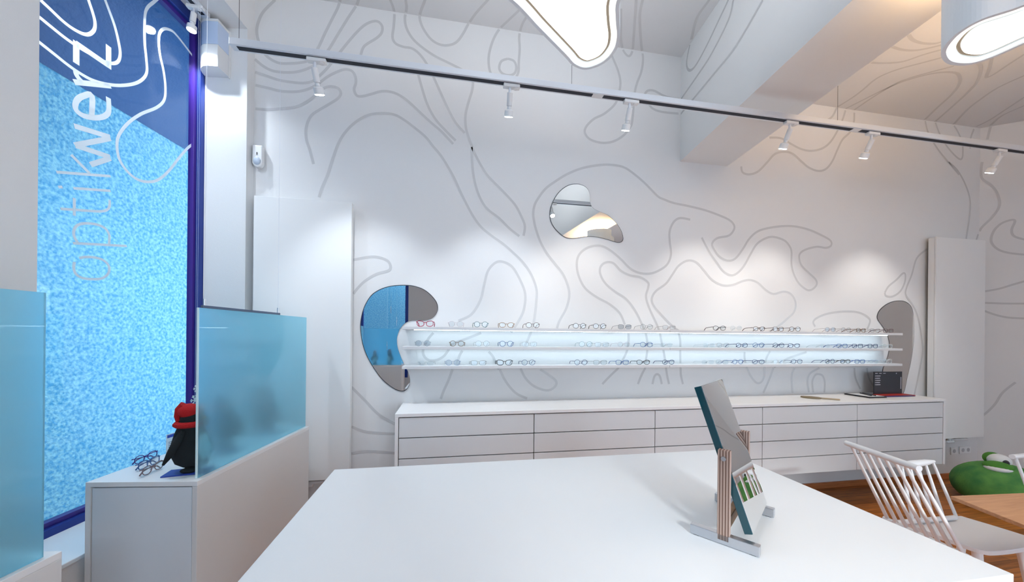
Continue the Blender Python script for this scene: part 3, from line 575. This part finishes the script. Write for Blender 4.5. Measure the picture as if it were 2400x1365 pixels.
# hanging rail with clear panel behind the glass
HR = -.42; _h0, _h1 = onL(473, 719, HR)-P0, onL(655, 737, HR)-P0; hs1, hs0, hz = -_h0.dot(WD), -_h1.dot(WD), (_h0.z+_h1.z)/2
hp = thing('hanging_rail', 'dark grey rail hung on two thin wires behind the frosted glass', 'rail', L((hs0+hs1)/2, HR, hz))
part(hp, 'bar', MB().lbox(hs0, hs1, HR-.006, HR+.006, hz-.008, hz+.008), mat('rail_grey', (.12, .15, .22), .4, .3), bevel=.002)
for s in (hs0+.016, hs1-.016):
    part(hp, 'wire', MB().cyl(L(s, HR, hz+.02), L(s, HR, CZL), .0009, 6), M_RAIL)
    part(hp, 'clamp', MB().cyl(L(s, HR, hz+.004), L(s, HR, hz+.04), .006, 10), M_STEEL, smooth=True)
part(hp, 'clear_panel', MB().lbox(hs0+.01, hs1-.01, HR-.0015, HR+.0015, 1.25, hz-.008), M_CLEAR)

# penguins on the cabinet top
def penguin(s, r, h, yaw, label, hat=True, white=True):
    base = Vector(s) if r is None else L(s, r, .8505); t = thing('penguin_figure', label, 'figurine', base, 'felt penguins on the display cabinet', rz=yaw)
    part(t, 'base_plate', MB().box(-.10, .07, -.045, .045, 0, .006), mat('blue_board', (.02, .05, .32), .5), local=True, bevel=.001)
    k = h/.33; body = MB()
    prof = [(0, .035, .012), (.02, .062, .034), (.06, .072, .048), (.11, .069, .046), (.16, .056, .038), (.20, .044, .032), (.225, .041, .031), (.25, .038, .03), (.272, .026, .022), (.283, .006, .006)]
    n = 20; vs = []; fs = []
    for z, a, b in prof:
        for q_ in range(n):
            an = 2*math.pi*q_/n; vs.append((a*k*math.cos(an)-.012*k*math.sin(math.pi*z/.28), b*k*math.sin(an), .026*k+z*k))
    for i in range(len(prof)-1):
        for q_ in range(n): fs.append((i*n+q_, i*n+(q_+1) % n, (i+1)*n+(q_+1) % n, (i+1)*n+q_))
    fs.append(tuple(range(n-1, -1, -1))); fs.append(tuple((len(prof)-1)*n+q_ for q_ in range(n)))
    body.add(vs, fs)
    part(t, 'body', body, M_FELT, local=True, smooth=True)
    if white: part(t, 'belly', MB().ell((.022*k, 0, .11*k), .048*k, .040*k, .085*k), mat('white_felt', (.75, .75, .75), .9), local=True, smooth=True)
    for sd in (-1, 1):
        part(t, 'wing', MB().tube([(-.02*k, sd*.034*k, .205*k), (-.035*k, sd*.055*k, .16*k), (-.055*k, sd*.062*k, .11*k), (-.082*k, sd*.058*k, .062*k)], [.012*k, .017*k, .015*k, .005*k], 10), M_FELT, local=True, smooth=True)
        part(t, 'foot', MB().ell((-.005*k, sd*.022*k, .016*k), .032*k, .016*k, .013*k), M_FELT, local=True, smooth=True)
    part(t, 'beak', MB().tube([(.026*k, 0, .262*k), (.062*k, 0, .254*k)], [.010*k, .002*k], 8), mat('beak_orange', (.7, .25, .03), .6), local=True, smooth=True)
    if hat:
        part(t, 'hat', MB().ell((-.012*k, 0, .292*k), .044*k, .038*k, .036*k).tube([(-.03*k, 0, .32*k), (-.052*k, 0, .30*k), (-.058*k, 0, .27*k), (-.054*k, 0, .245*k)], [.022*k, .016*k, .012*k, .009*k], 10), M_RED, local=True, smooth=True)
        part(t, 'scarf', MB().tube([(.047*k*math.cos(a)-.012*k, .040*k*math.sin(a), .232*k) for a in [2*math.pi*i/16 for i in range(16)]], .014*k, 8, closed=True).tube([(-.045*k, .02*k, .23*k), (-.06*k, .026*k, .20*k), (-.058*k, .03*k, .165*k)], [.012*k, .011*k, .009*k], 8), M_RED, local=True, smooth=True)
M_FELT = mat('black_felt', (.012, .016, .018), .95, bump=.3, bscale=300); M_RED = mat('red_knit', (.55, .01, .012), .9, bump=.6, bscale=260)
def sr_at(x, y): P = onZ(x, y, .85)-P0; return -P.dot(WD), P.dot(WN)
s_, r_ = sr_at(450, 1107)
penguin(s_, r_, .335, math.radians(10), 'black felt penguin with red hat and scarf standing half behind the frosted glass')
pp = onL(515, 1000, -.30)-P0; penguin(-pp.dot(WD), -.30, .34, math.radians(172), 'dark penguin figure seen blurred behind the near end of the frosted glass', False)
pp = onL(612, 1000, -.30)-P0; penguin(-pp.dot(WD), -.30,   .36, math.radians(185), 'dark penguin figure seen blurred behind the far end of the frosted glass', False)
b2 = L(2.05, -.30, .8505); 
penguin(1.85, -.36, .33, math.radians(175), 'dark penguin figure seen blurred behind the frosted glass at the left edge', False)
rc_ = thing('display_cabinet', 'white display cabinet behind the camera, seen only in the bean-shaped mirror', 'cabinet', (-1.5, -2.2, 0), 'display cabinets by the window')
part(rc_, 'body', MB().box(-1.95, -1.05, -2.45, -1.98, 0, .85), M_WHITE, bevel=.002); part(rc_, 'drawer', MB().box(-1.93, -1.07, -1.979, -1.965, .03, .82), M_CABD)
rg_ = thing('glass_screen', 'frosted glass sheet behind the camera, seen only in the bean-shaped mirror', 'glass screen', (-1.5, -2.02, .85), 'frosted glass screens on the display cabinets')
part(rg_, 'glass_sheet', MB().box(-1.93, -1.07, -2.016, -2.008, .851, 1.643), M_FROST)
penguin((-1.66, -2.2, .8505), None, .30, math.radians(70), 'left of two red-hatted penguins reflected low in the bean-shaped mirror')
penguin((-1.36, -2.24, .8505), None, .33, math.radians(110), 'right of two red-hatted penguins reflected low in the bean-shaped mirror')
# three pairs of glasses lying on the cabinet
for (pa_, pb_, st, c, lb) in (((306, 1096), (377, 1070), 'oval', 'violet', 'violet oval eyeglasses on the display cabinet, farthest of the row of three'), ((312, 1111), (385, 1080), 'square', 'blue', 'blue square eyeglasses, middle of the row of three on the display cabinet'), ((322, 1125), (394, 1092), 'oval', 'grey brown', 'grey-brown oval eyeglasses on the display cabinet, nearest of the row of three')):
    folded_glasses(onZ(*pa_, .851), onZ(*pb_, .851), .8512, st, c, lb, 'eyeglasses on the display cabinet')
# price card and snowflakes
cp = onL(411, 1045, -.06)
ct = thing('price_card', 'small white card with blue header leaning by the window frame', 'card', Vector((cp.x, cp.y, .8505)))
part(ct, 'card_sheet', MB().obox(cp*1+Vector((0, 0, .8505+.055-cp.z)), WD*.055, WN*.0015, Vector((0, 0, .055))), M_VINYL)
part(ct, 'card_print', MB().obox(cp+Vector((0, 0, .8505+.098-cp.z))-WN*.002, WD*.052, WN*.0004, Vector((0, 0, .008))), mat('blue_print', (.03, .08, .5), .6))
ln = MB()
for k in range(6): ln.obox(cp+Vector((0, 0, .8505+.02+.009*k-cp.z))-WN*.002-WD*.004, WD*.04, WN*.0003, Vector((0, 0, .0016)))
part(ct, 'card_lines', ln, mat('grey_print', (.2, .22, .3), .6))
def snowflake(x, y, r, rad, label, at=None):
    c = at or onL(x, y, r); t = thing('paper_snowflake', label, 'decoration', c, 'paper snowflakes by the window')
    mb = MB()
    for k in range(6):
        a = math.pi*k/3; d = WD*math.cos(a)+Vector((0, 0, math.sin(a))); e_ = WD*-math.sin(a)+Vector((0, 0, math.cos(a)))
        mb.obox(c+d*rad/2, d*rad/2, e_*rad*.08, WN*.0012)
        for sd in (-1, 1): q_ = (d*.6+e_*sd*.55).normalized(); mb.obox(c+d*rad*.55+q_*rad*.2, q_*rad*.2, q_.cross(WN)*rad*.06, WN*.0012)
    part(t, 'flake', mb, M_VINYL)
    part(t, 'thread', MB().cyl(c, Vector((c.x, c.y, 3.78)), .0005, 5), M_VINYL)
snowflake(461, 911, -.20, .022, 'upper of two small white snowflakes hanging by the window frame'); snowflake(457, 938, -.19, .030, 'lower of two small white snowflakes hanging by the window frame')

for k, (x_, y_, z_, r_, lb) in enumerate(((-1.28, -1.9, 2.05, .09, 'topmost'), (-1.16, -1.92, 1.80, .11, 'middle'), (-1.36, -1.95, 1.28, .10, 'lowest'))): snowflake(0, 0, 0, r_, lb+' of three white snowflakes reflected in the bean-shaped mirror', Vector((x_, y_, z_)))
# emergency light on the far window reveal
ej = w1[0]
em = thing('emergency_light', 'white emergency light with clear ribbed cover high on the window reveal', 'light', L(ej, .20, 3.42))
def rounded(r0, r1, d0, d1, n=10):            # profile in r / s, rounded towards the street
    pts = [(r0, ej+.0015), (r0, ej+d0)]
    for i in range(n+1):
        a = math.pi/2*i/n; pts.append((r1-(.10)+.10*math.sin(a), ej+d0+(d1-d0)*math.cos(a)*1.0 if False else ej+d0*math.cos(a)+.0015))
    return pts
pr = [L(s, r, 0) for r, s in rounded(.125, .295, .115, .02)]
part(em, 'housing', MB().prism([p+Vector((0, 0, 3.42)) for p in pr], (0, 0, .155)), M_PLUG, smooth=True)
part(em, 'cover', MB().prism([p+Vector((0, 0, 3.577)) for p in pr], (0, 0, .16)), mat('ribbed_cover', (.55, .66, .85), .25, coat=.5), smooth=True)
part(em, 'top_cap', MB().prism([p+Vector((0, 0, 3.738)) for p in pr], (0, 0, .018)), M_PLUG, smooth=True)
part(em, 'mounting_plate', MB().lbox(ej+.0005, ej+.014, .118, .1245, 3.41, 3.756), M_PLUG)
# motion detector
dp = onY(600, 372, 2.999)
md = thing('motion_detector', 'small white motion detector in the corner above the radiator', 'detector', Vector((dp.x+.03, 2.99, dp.z-.08)))
dx, dz = dp.x+.028, dp.z
md_pts = [(dx-.034, 2.998, dz+.085), (dx+.034, 2.998, dz+.085), (dx+.034, 2.998, dz-.05), (dx+.02, 2.998, dz-.075), (dx, 2.998, dz-.082), (dx-.02, 2.998, dz-.075), (dx-.034, 2.998, dz-.05)]
part(md, 'housing', MB().prism(md_pts, (0, -.042, 0)), M_PLUG, bevel=.006)
part(md, 'sensor_lens', MB().ell((dx, 2.953, dz-.035), .026, .008, .030), mat('sensor_grey', (.45, .52, .62), .3), smooth=True)
part(md, 'indicator', MB().box(dx-.003, dx+.003, 2.953, 2.9555, dz+.01, dz+.03), M_BLACK)

# ------------------------------------------------------------ track lights
def track(name, p0, p1, label, down=.036, wide=.050):
    p0, p1 = Vector(p0), Vector(p1); d = (p1-p0).normalized(); n = Vector((-d.y, d.x, 0)); c = (p0+p1)/2; hl = (p1-p0).length/2
    t = thing(name, label, 'track light', c)
    part(t, 'track_profile', MB().obox(c+Vector((0, 0, down/2)), d*hl, n*wide/2, Vector((0, 0, down/2))), M_RAIL, bevel=.002)
    part(t, 'track_slot', MB().obox(c-Vector((0, 0, .0006)), d*(hl-.03), n*wide*.27, Vector((0, 0, .0006))), M_SLOT)
    return t
RY, RZ = 2.1, 3.045
tr = track('ceiling_track', (-1.165, RY, RZ), (7.0, RY, RZ), 'long silver ceiling track with spotlights, hung on wires across the room')
for x in (-1.13, .724, 2.723, 4.7): part(tr, 'suspension_wire', MB().cyl((x, RY, RZ+.034), (x, RY, CZL if x < 2.2 else CZR), .0013, 6), mat('wire_dark', (.06, .06, .065), .5, .5))
for x in (.895, 2.88): part(tr, 'joint', MB().box(x-.035, x+.035, RY-.0185, RY+.0185, RZ-.003, RZ+.002), M_PLUG)
SPOTS = [(-.75, .10, -.35), (.34, .02, 0), (1.118, 0, 0), (2.325, 0, .0), (3.03, 0, 0), (4.28, 0, 0)]
where = ['leftmost', 'second from the left', 'third from the left', 'fourth from the left', 'fifth from the left', 'rightmost']
def spot(p, aim, label, group, power, cone=78, hue=(.82, .91, 1)):
    p = Vector(p); t = thing('spotlight', label, 'spotlight', p, group)
    d = (Vector(aim)-p).normalized()
    part(t, 'adapter', MB().box(p.x-.045, p.x+.055, p.y-.016, p.y+.016, p.z-.022, p.z-.0015), M_PLUG, bevel=.004)
    part(t, 'lock_knob', MB().cyl((p.x+.03, p.y, p.z-.022), (p.x+.03, p.y, p.z-.026), .013, 14), M_PLUG, smooth=True)
    j = p+Vector((-.005, 0, -.065)); part(t, 'stem', MB().cyl(p+Vector((-.005, 0, -.022)), j, .008, 12), M_RAIL, smooth=True)
    part(t, 'lamp_holder', MB().cyl(j-d*.012, j+d*.055, .0165, 18), M_PLUG, smooth=True)
    part(t, 'lamp_neck', MB().cyl(j+d*.056, j+d*.072, .012, 18), M_PLUG, smooth=True)
    lh = part(t, 'lamp_head', MB().tube([j+d*.073, j+d*.080, j+d*.112], [.016, .0265, .0275], 22), M_PLUG, smooth=True)
    part(lh, 'lamp_lens', MB().cyl(j+d*.1125, j+d*.1145, .0235, 22), M_SPOTLENS)
    light('spot_beam', 'SPOT', j+d*.125, power, hue, d, spot_size=math.radians(cone), spot_blend=.75, shadow_soft_size=.022).parent = None
    return t
SPOT_W = 24
for (x, ax, dx_), w_ in zip(SPOTS, where):
    spot((x, RY, RZ-.001), (x+ax, 2.72, 1.85), '%s white spotlight on the long ceiling track' % w_, 'spotlights on the ceiling track', SPOT_W, hue=(.82, .91, 1) if x < 1 else (1, .96, .90))
tp0 = onZ(440, -6, 3.752); tp1 = onZ(484, 44, 3.752)
dtr = (tp1-tp0).normalized()
t2 = track('window_track', tp0-WD*1.0, tp1, 'short silver light track under the lintel above the window')
for k, s in enumerate((.10, .9)):
    pq = tp1-WD*s
    spot((pq.x, pq.y, 3.752), (pq.x-.10, pq.y-.1, 2.2), ['glaring spotlight above the window, nearest the reveal', 'second spotlight on the track above the window'][k], 'spotlights above the window', (26, 55)[k], 140)

# ------------------------------------------------------------ pendant drum lamps
def drum(name, outline, z, h, label, wires, up=None):
    pts = spline(outline, 6, True); P = [Vector((p.x, p.y, 0)) for p in pts]; n = len(P)
    area = sum(P[i].x*P[(i+1) % n].y-P[(i+1) % n].x*P[i].y for i in range(n))
    if area < 0: P = P[::-1]
    def inset(d):
        out = []
        for i in range(n):
            t = (P[(i+1) % n]-P[i-1]).normalized(); out.append(P[i]+Vector((-t.y, t.x, 0))*d)
        return out
    Z = lambda A, zz: [Vector((p.x, p.y, zz)) for p in A]
    c = sum(P, Vector())/n
    t = thing(name, label, 'pendant lamp', Vector((c.x, c.y, z)))
    i1, i2, i3 = inset(.014), inset(.040), inset(.052)
    sh_ = MB().band(Z(P, z), Z(P, z+h)); sh_.band(Z(i1, z), Z(P, z)); sh_.band(Z(i1, z+.02), Z(i1, z)); sh_.add(Z(P, z+h-.02), [tuple(range(n))])
    part(t, 'lamp_shade', sh_, M_SHADE)
    if up: part(t, 'added_uplight', MB().add(Z(i2, z+h-.015), [tuple(range(n))]), up, label='added unseen glow lighting the ceiling')  # upward glow added to brighten ceiling and beam, unseen from below
    part(t, 'glow_rim', MB().band(Z(i2, z+.006), Z(i1, z+.006)), M_DIFFRIM, label='glowing rim around the diffuser')
    part(t, 'groove', MB().band(Z(i3, z+.012), Z(i2, z+.012)), M_GROOVE)
    part(t, 'diffuser', MB().add(Z(i3, z+.008), [tuple(range(n-1, -1, -1))]), M_DIFF2 if up == M_UP else M_DIFF, label='glowing cream diffuser')
    for x, y in wires: part(t, 'suspension_wire', MB().cyl((x, y, z+h), (x, y, CZL if x < 1.8 else CZR), .0012, 6), M_RAIL)
M_SHADE = mat('lamp_shade_white', (.74, .79, .83), .45); M_GROOVE = mat('lamp_groove', (.34, .30, .24), .6)
kz = (2.75-1.53)/(2.9-1.53)
o1 = [(.214, 1.424), (.368, 1.538), (.526, 1.656), (.60, 1.712), (.675, 1.722), (.745, 1.665), (.766, 1.58), (.745, 1.50), (.700, 1.42), (.667, 1.341), (.68, 1.22), (.78, 1.05), (.84, .85), (.74, .66), (.5, .58), (.25, .66), (.05, .86), (-.1, 1.05), (-.12, 1.25), (0, 1.34)]
drum('pendant_lamp', o1, 2.9, .28, 'large glowing cloud-shaped pendant lamp at the top centre, above the white table', [(.2, 1.0), (.6, 1.5)], M_UPC)
o2 = [(2.04, .947), (1.976, 1.018), (1.974, 1.086), (2.022, 1.152), (2.085, 1.190), (2.165, 1.211), (2.254, 1.199), (2.299, 1.147), (2.325, 1.05), (2.40, .92), (2.52, .78), (2.58, .58), (2.45, .40), (2.22, .36), (2.06, .50), (2.05, .70), (2.08, .84)]
drum('pendant_lamp', o2, 2.75, .33, 'deep white pendant lamp in the upper right corner, its glowing underside tilted by perspective', [(2.3, .7)], M_UP)
o3 = [(x_+1.55, y_+.42) for x_, y_ in o2]
drum('pendant_lamp', o3, 2.75, .33, 'pendant lamp just showing at the right edge below the upper corner', [(3.85, 1.1)], M_UP)

# ------------------------------------------------------------ white table and table mirror
TX0, TX1, TY0, TY1, TZ = -.526, 1.497, .702, 1.743, .90
tb = thing('white_table', 'large white table filling the foreground, with the tilting mirror on it', 'table', (.48, 1.22, 0))
part(tb, 'tabletop', MB().box(TX0, TX1, TY0, TY1, TZ-.04, TZ), M_TABLE, bevel=.002)
for x in (-.30, 1.23): part(tb, 'leg_panel', MB().box(x, x+.04, .85, 1.6, 0, TZ-.04), M_TABLE)
MA = -.92; md_, mm = Vector((math.cos(MA), math.sin(MA), 0)), Vector((-math.sin(MA), math.cos(MA), 0))
mp = Vector((.841, .952, TZ)); Zv = Vector((0, 0, 1))
tm = thing('table_mirror', 'tilted rectangular mirror on plywood posts and steel feet, standing on the white table', 'mirror', mp+mm*.125)
th = .325; ux = -md_*math.sin(th)+Zv*math.cos(th); nf = md_*math.cos(th)+Zv*math.sin(th)
pv = Vector((.841, .952, 1.144)); thick = .022
cen = pv+mm*.135+ux*(.240-.206)/2
slab = part(tm, 'mirror_slab', MB().obox(cen-nf*(thick/2+.0005), ux*.2235, mm*.135, nf*thick/2), M_TEAL, bevel=.0015, label='thick dark teal glass edge')
part(slab, 'mirror_face', MB().obox(cen+nf*.0006, ux*.222, mm*.1335, nf*.0005), M_MIRROR)
M_PLY = bpy.data.materials.new('plywood_edge'); M_PLY.use_nodes = True
_nt = M_PLY.node_tree; _b = _nt.nodes['Principled BSDF']; _b.inputs['Roughness'].default_value = .5
_tc = _nt.nodes.new('ShaderNodeTexCoord'); _mp = _nt.nodes.new('ShaderNodeMapping'); _mp.inputs['Rotation'].default_value = (0, 0, .92); _wv = _nt.nodes.new('ShaderNodeTexWave'); _wv.inputs['Scale'].default_value = 40; _wv.inputs['Distortion'].default_value = .3
_r = _nt.nodes.new('ShaderNodeValToRGB'); _r.color_ramp.elements[0].color = (.16, .085, .06, 1); _r.color_ramp.elements[1].color = (.46, .32, .26, 1); _r.color_ramp.elements[0].position = .35; _r.color_ramp.elements[1].position = .5
_nt.links.new(_tc.outputs['Object'], _mp.inputs[0]); _nt.links.new(_mp.outputs[0], _wv.inputs[0]); _nt.links.new(_wv.outputs[0], _r.inputs[0]); _nt.links.new(_r.outputs[0], _b.inputs['Base Color'])
for k, (off) in enumerate((-.016, .286)):
    pc = mp+mm*off-md_*.006
    po = part(tm, 'post', MB().obox(pc+Zv*.149, md_*.0165, mm*.011, Zv*.137), M_PLY, bevel=.002)
    ft = part(tm, 'foot', MB().obox(pc+Zv*.0165-mm*(.0 if k else .0), md_*.092, mm*.011, Zv*.0145), M_STEEL, bevel=.0015)
    part(ft, 'foot_pad', MB().obox(pc+md_*.075+Zv*.001, md_*.008, mm*.008, Zv*.001).obox(pc-md_*.075+Zv*.001, md_*.008, mm*.008, Zv*.001), M_BLACK)
    sgn = -1 if k == 0 else 1
    part(po, 'screw', MB().cyl(pc+mm*sgn*.011+Zv*.262, pc+mm*sgn*.0155+Zv*.262, .0068, 16), M_STEEL, smooth=True)
part(tm, 'crossbar', MB().obox(mp+mm*.135-md_*.006+Zv*.052, md_*.010, mm*.139, Zv*.018), M_PLYE, bevel=.002)

# ------------------------------------------------------------ things on the worktop
a0, a1 = onZ(1876, 931, .968), onZ(1952, 937, .968)
hm = thing('hand_mirror', 'small oval hand mirror with wooden handle lying on the worktop', 'mirror', Vector(((a0.x+a1.x)/2, (a0.y+a1.y)/2, .9655)))
dv = (a1-a0).normalized(); pv2 = Vector((-dv.y, dv.x, 0)); oc = a0+dv*.075
ov = [oc+dv*.075*math.cos(i*math.pi/12)+pv2*.05*math.sin(i*math.pi/12) for i in range(24)]
part(hm, 'mirror_head', MB().prism([Vector((p.x, p.y, .9657)) for p in ov], (0, 0, .012)), mat('hand_mirror_wood', (.22, .17, .10), .5), bevel=.002)
hx = oc+dv*.12; part(hm, 'handle', MB().obox(Vector((hx.x, hx.y, .972))+dv*.02, dv*.065, pv2*.013, Zv*.006), mat('handle_wood', (.42, .33, .22), .5), bevel=.003)
br = thing('brochure_display', 'black upright display board with white print and red base on the worktop', 'display', (4.37, 2.86, .966))
part(br, 'board', MB().obox((4.37, 2.872, 1.083), Vector((.176, 0, 0)), Vector((0, .004, 0)), Vector((0, 0, .113))), mat('board_black', (.018, .018, .024), .4))
part(br, 'base_leaf', MB().box(4.17, 4.56, 2.77, 2.866, .9665, .972), mat('leaf_red', (.45, .03, .02), .5)); part(br, 'front_leaf', MB().box(4.12, 4.50, 2.735, 2.768, .9665, .971), mat('leaf_violet', (.03, .015, .14), .4))
ink = MB()
for k in range(5): ink.box(4.215, 4.27-.006*(k % 2), 2.8665, 2.8676, 1.15-.022*k, 1.157-.022*k); ink.box(4.203, 4.209, 2.8665, 2.8676, 1.15-.022*k, 1.157-.022*k)
for k in range(3): ink.box(4.205+.05*k, 4.235+.05*k, 2.8665, 2.8676, 1.177, 1.183)
ink.box(4.525, 4.533, 2.8665, 2.8676, 1.02, 1.14).cyl((4.47, 2.8676, 1.178), (4.47, 2.8665, 1.178), .006, 10)
part(br, 'board_print', ink, mat('print_white', (.5, .5, .55), .6))
ty = thing('pen_tray', 'flat black tray with pens in front of the black display board', 'tray', (4.02, 2.80, .9655))
part(ty, 'tray', MB().box(3.90, 4.10, 2.70, 2.92, .9657, .978), M_BLACK, bevel=.002)
part(ty, 'paper', MB().box(3.912, 4.088, 2.712, 2.90, .9782, .9792), M_VINYL)
for k in range(2): part(ty, 'pen', MB().cyl((3.96+.05*k, 2.73, .9845), (4.04+.03*k, 2.88, .9845), .005, 10), mat('pen_dark', (.04, .04, .05), .4), smooth=True)

# ------------------------------------------------------------ chairs and the wooden table
def stick(root, name, a, b, r0, r1=None, n=10): return part(root, name, MB().tube([a, (Vector(a)+Vector(b))/2, b], [r0, (r0+(r1 or r0))/2*1.05, r1 or r0], n), M_CHAIR, smooth=True)
def seat_mesh(pts, z, t=.024): return MB().prism([Vector((p.x, p.y, z-t)) for p in spline(pts, 5, True)], (0, 0, t))
ch = thing('merged_spindle_chair', 'low white spindle chair with two merged backs between the white table and the wooden table', 'chair', (2.9, 1.55, 0))  # two overlapping chair backs merged around one seat
part(ch, 'seat', seat_mesh([(2.70, 1.69), (2.90, 1.70), (3.12, 1.69), (3.15, 1.66), (3.19, 1.50), (3.19, 1.43), (3.13, 1.39), (2.95, 1.372), (2.80, 1.375), (2.75, 1.39), (2.725, 1.44), (2.695, 1.62)], .43), M_CHAIR, bevel=.006)
A0, A1 = Vector((2.325, 1.40, .878)), Vector((2.43, 1.80, .878)); B0, B1 = Vector((2.56, 1.36, .44)), Vector((2.60, 1.70, .44))
ax = (A1-A0).normalized()
part(ch, 'top_rail', MB().tube([A0-ax*.006, A0+ax*.05, (A0+A1)/2, A1-ax*.05, A1+ax*.008], [.0155, .0165, .0165, .0155, .0145], 16), M_CHAIR, smooth=True)
for k in range(8): f = k/7; stick(ch, 'spindle', A0.lerp(A1, .04+.90*f), B0.lerp(B1, f), .0075, .0098)
stick(ch, 'lower_rail', B0+Vector((0, -.02, 0)), B1+Vector((0, .02, 0)), .014)
LR0, LR1 = onZ(2096, 1226, .447), onZ(2238, 1214, .447)
C0, C1 = onZ(2108, 1092, .757), onZ(2189, 1082, .757)
stick(ch, 'side_rail', LR0, LR1, .0135, .0135, 14)
part(ch, 'crest_rail', MB().tube([C0, C0.lerp(C1, .35), C0.lerp(C1, .75), C1], [.016, .022, .018, .008], 14), M_CHAIR, smooth=True)
for k in range(5): f = k/4; stick(ch, 'side_spindle', C0.lerp(C1, .06+.9*f), LR0.lerp(LR1, .30+.68*f) if k < 4 else Vector((3.08, 1.67, .43)), .0068, .0085)
for (x, y, dx_, dy_) in ((2.78, 1.43, -.03, -.04), (3.09, 1.43, .05, -.04), (2.80, 1.63, -.05, .05), (3.06, 1.63, .05, .05)): stick(ch, 'leg', (x, y, .41), (x+dx_, y+dy_, .0), .0205, .014, 14)

c3 = thing('spindle_chair', 'white spindle chair cut off by the right edge, behind the wooden table', 'chair', (3.75, 1.42, 0))
cx, cy_ = 3.70, 1.585
part(c3, 'seat', seat_mesh([(cx-.20, cy_-.05), (cx, cy_-.03), (cx+.20, cy_-.05), (cx+.22, cy_-.28), (cx+.18, cy_-.40), (cx, cy_-.43), (cx-.18, cy_-.40), (cx-.22, cy_-.28)], .43), M_CHAIR, bevel=.006)
part(c3, 'top_rail', MB().tube([(cx-.24, cy_+.05, .80), (cx, cy_+.06, .80), (cx+.24, cy_+.05, .80)], .014, 14), M_CHAIR, smooth=True)
stick(c3, 'lower_rail', (cx-.22, cy_-.03, .455), (cx+.22, cy_-.03, .455), .012)
for k in range(7): f = -1+2*k/6; stick(c3, 'spindle', (cx+.215*f, cy_+.05, .80), (cx+.185*f, cy_-.03, .455), .0072, .009)
for sx_, sy_ in ((-1, 0), (1, 0), (-1, -1), (1, -1)): stick(c3, 'leg', (cx+.16*sx_, cy_-.10+.24*sy_, .41), (cx+.20*sx_, cy_-.04+.36*sy_, 0), .02, .014, 14)

wtb = thing('wooden_table', 'oak-veneer table at the right edge, in front of the green frog', 'table', (3.3, .8, 0))
q0, q1, q2 = onZ(2228, 1163, .72), onZ(2400, 1231, .72), onZ(2400, 1156, .72)
da = (q1-q0).normalized(); db = (q2-q0).normalized()
part(wtb, 'tabletop', MB().prism([q0-Zv*.018, q0+da*.8-Zv*.018, q0+da*.8+db*1.5-Zv*.018, q0+db*1.5-Zv*.018], (0, 0, .018)), M_OAK, bevel=.002)
pc = q0+da*.42+db*.75
part(wtb, 'pedestal', MB().cyl((pc.x, pc.y, .02), (pc.x, pc.y, .70), .04, 18), M_CHAIR, smooth=True); part(wtb, 'base', MB().cyl((pc.x, pc.y, 0), (pc.x, pc.y, .02), .27, 32), M_CHAIR, smooth=True)

# ------------------------------------------------------------ green frog floor cushion
M_FROG = mat('green_plush', (.12, .33, .07), .85, bump=.5, bscale=90, c2=(.05, .20, .055), vscale=7); M_FROG2 = mat('green_plush_lid', (.07, .24, .03), .85, bump=.4, bscale=90)
fg = Vector((5.11, 2.47, 0)); fr_ = thing('frog_cushion', 'big green plush frog cushion with bulging white eyes on the wooden floor', 'cushion', fg)
def frogf(p):
    z = p.z; q_ = Vector((p.x, p.y, z))
    if z < -.55: q_.z = -.55-(abs(z)-.55)*.25
    q_.x *= 1+.10*max(0, -z); q_.z *= 1-.35*max(0, p.x)**2
    return q_
part(fr_, 'body', MB().ell(fg+Vector((0, 0, .155)), .335, .31, .215, 36, 22, frogf), M_FROG, smooth=True)
M_SEAM = mat('seam_green', (.20, .36, .09), .9)
part(fr_, 'seam', MB().tube([fg+Vector((x_, y_, z_)) for x_, y_, z_ in ((-.06, -.306, .17), (.05, -.311, .155), (.15, -.292, .14), (.24, -.238, .13))], .005, 6), M_SEAM, smooth=True)
part(fr_, 'nostril_ring', MB().tube([fg+Vector((-.115+.036*math.cos(a), -.290-.012*math.cos(a), .178+.020*math.sin(a))) for a in [math.pi*2*i/16 for i in range(16)]], .005, 6, closed=True), M_SEAM, smooth=True)
M_EYE = mat('eye_white', (.78, .78, .78), .7)
e1 = fg+Vector((.025, .035, .385)); e2 = fg+Vector((-.10, -.02, .345)); fc, fr2 = Vector((-.88, -.47, 0)), Vector((.47, -.88, 0))
ey = part(fr_, 'eye', MB().ell(e1, .075, .075, .060), M_EYE, smooth=True, label='white eye')
part(ey, 'pupil', MB().ell(e1+fc*.058+fr2*.034-Zv*.002, .024, .024, .026), M_BLACK, smooth=True, label='black pupil')
part(fr_, 'eyelid', MB().ell(e1-fc*.035-fr2*.036+Zv*.004, .062, .062, .058), M_FROG2, smooth=True)
part(fr_, 'eye', MB().ell(e2+fc*.022-Zv*.004, .085, .085, .036), M_EYE, smooth=True, label='white eye')
part(fr_, 'eyelid', MB().ell(e2+Zv*.010, .092, .092, .044), M_FROG2, smooth=True)
for x_, y_ in ((-.37, -.02), (-.20, -.27), (.18, -.27)): part(fr_, 'foot', MB().ell(fg+Vector((x_, y_, .034)), .08, .055, .033), M_FROG, smooth=True)
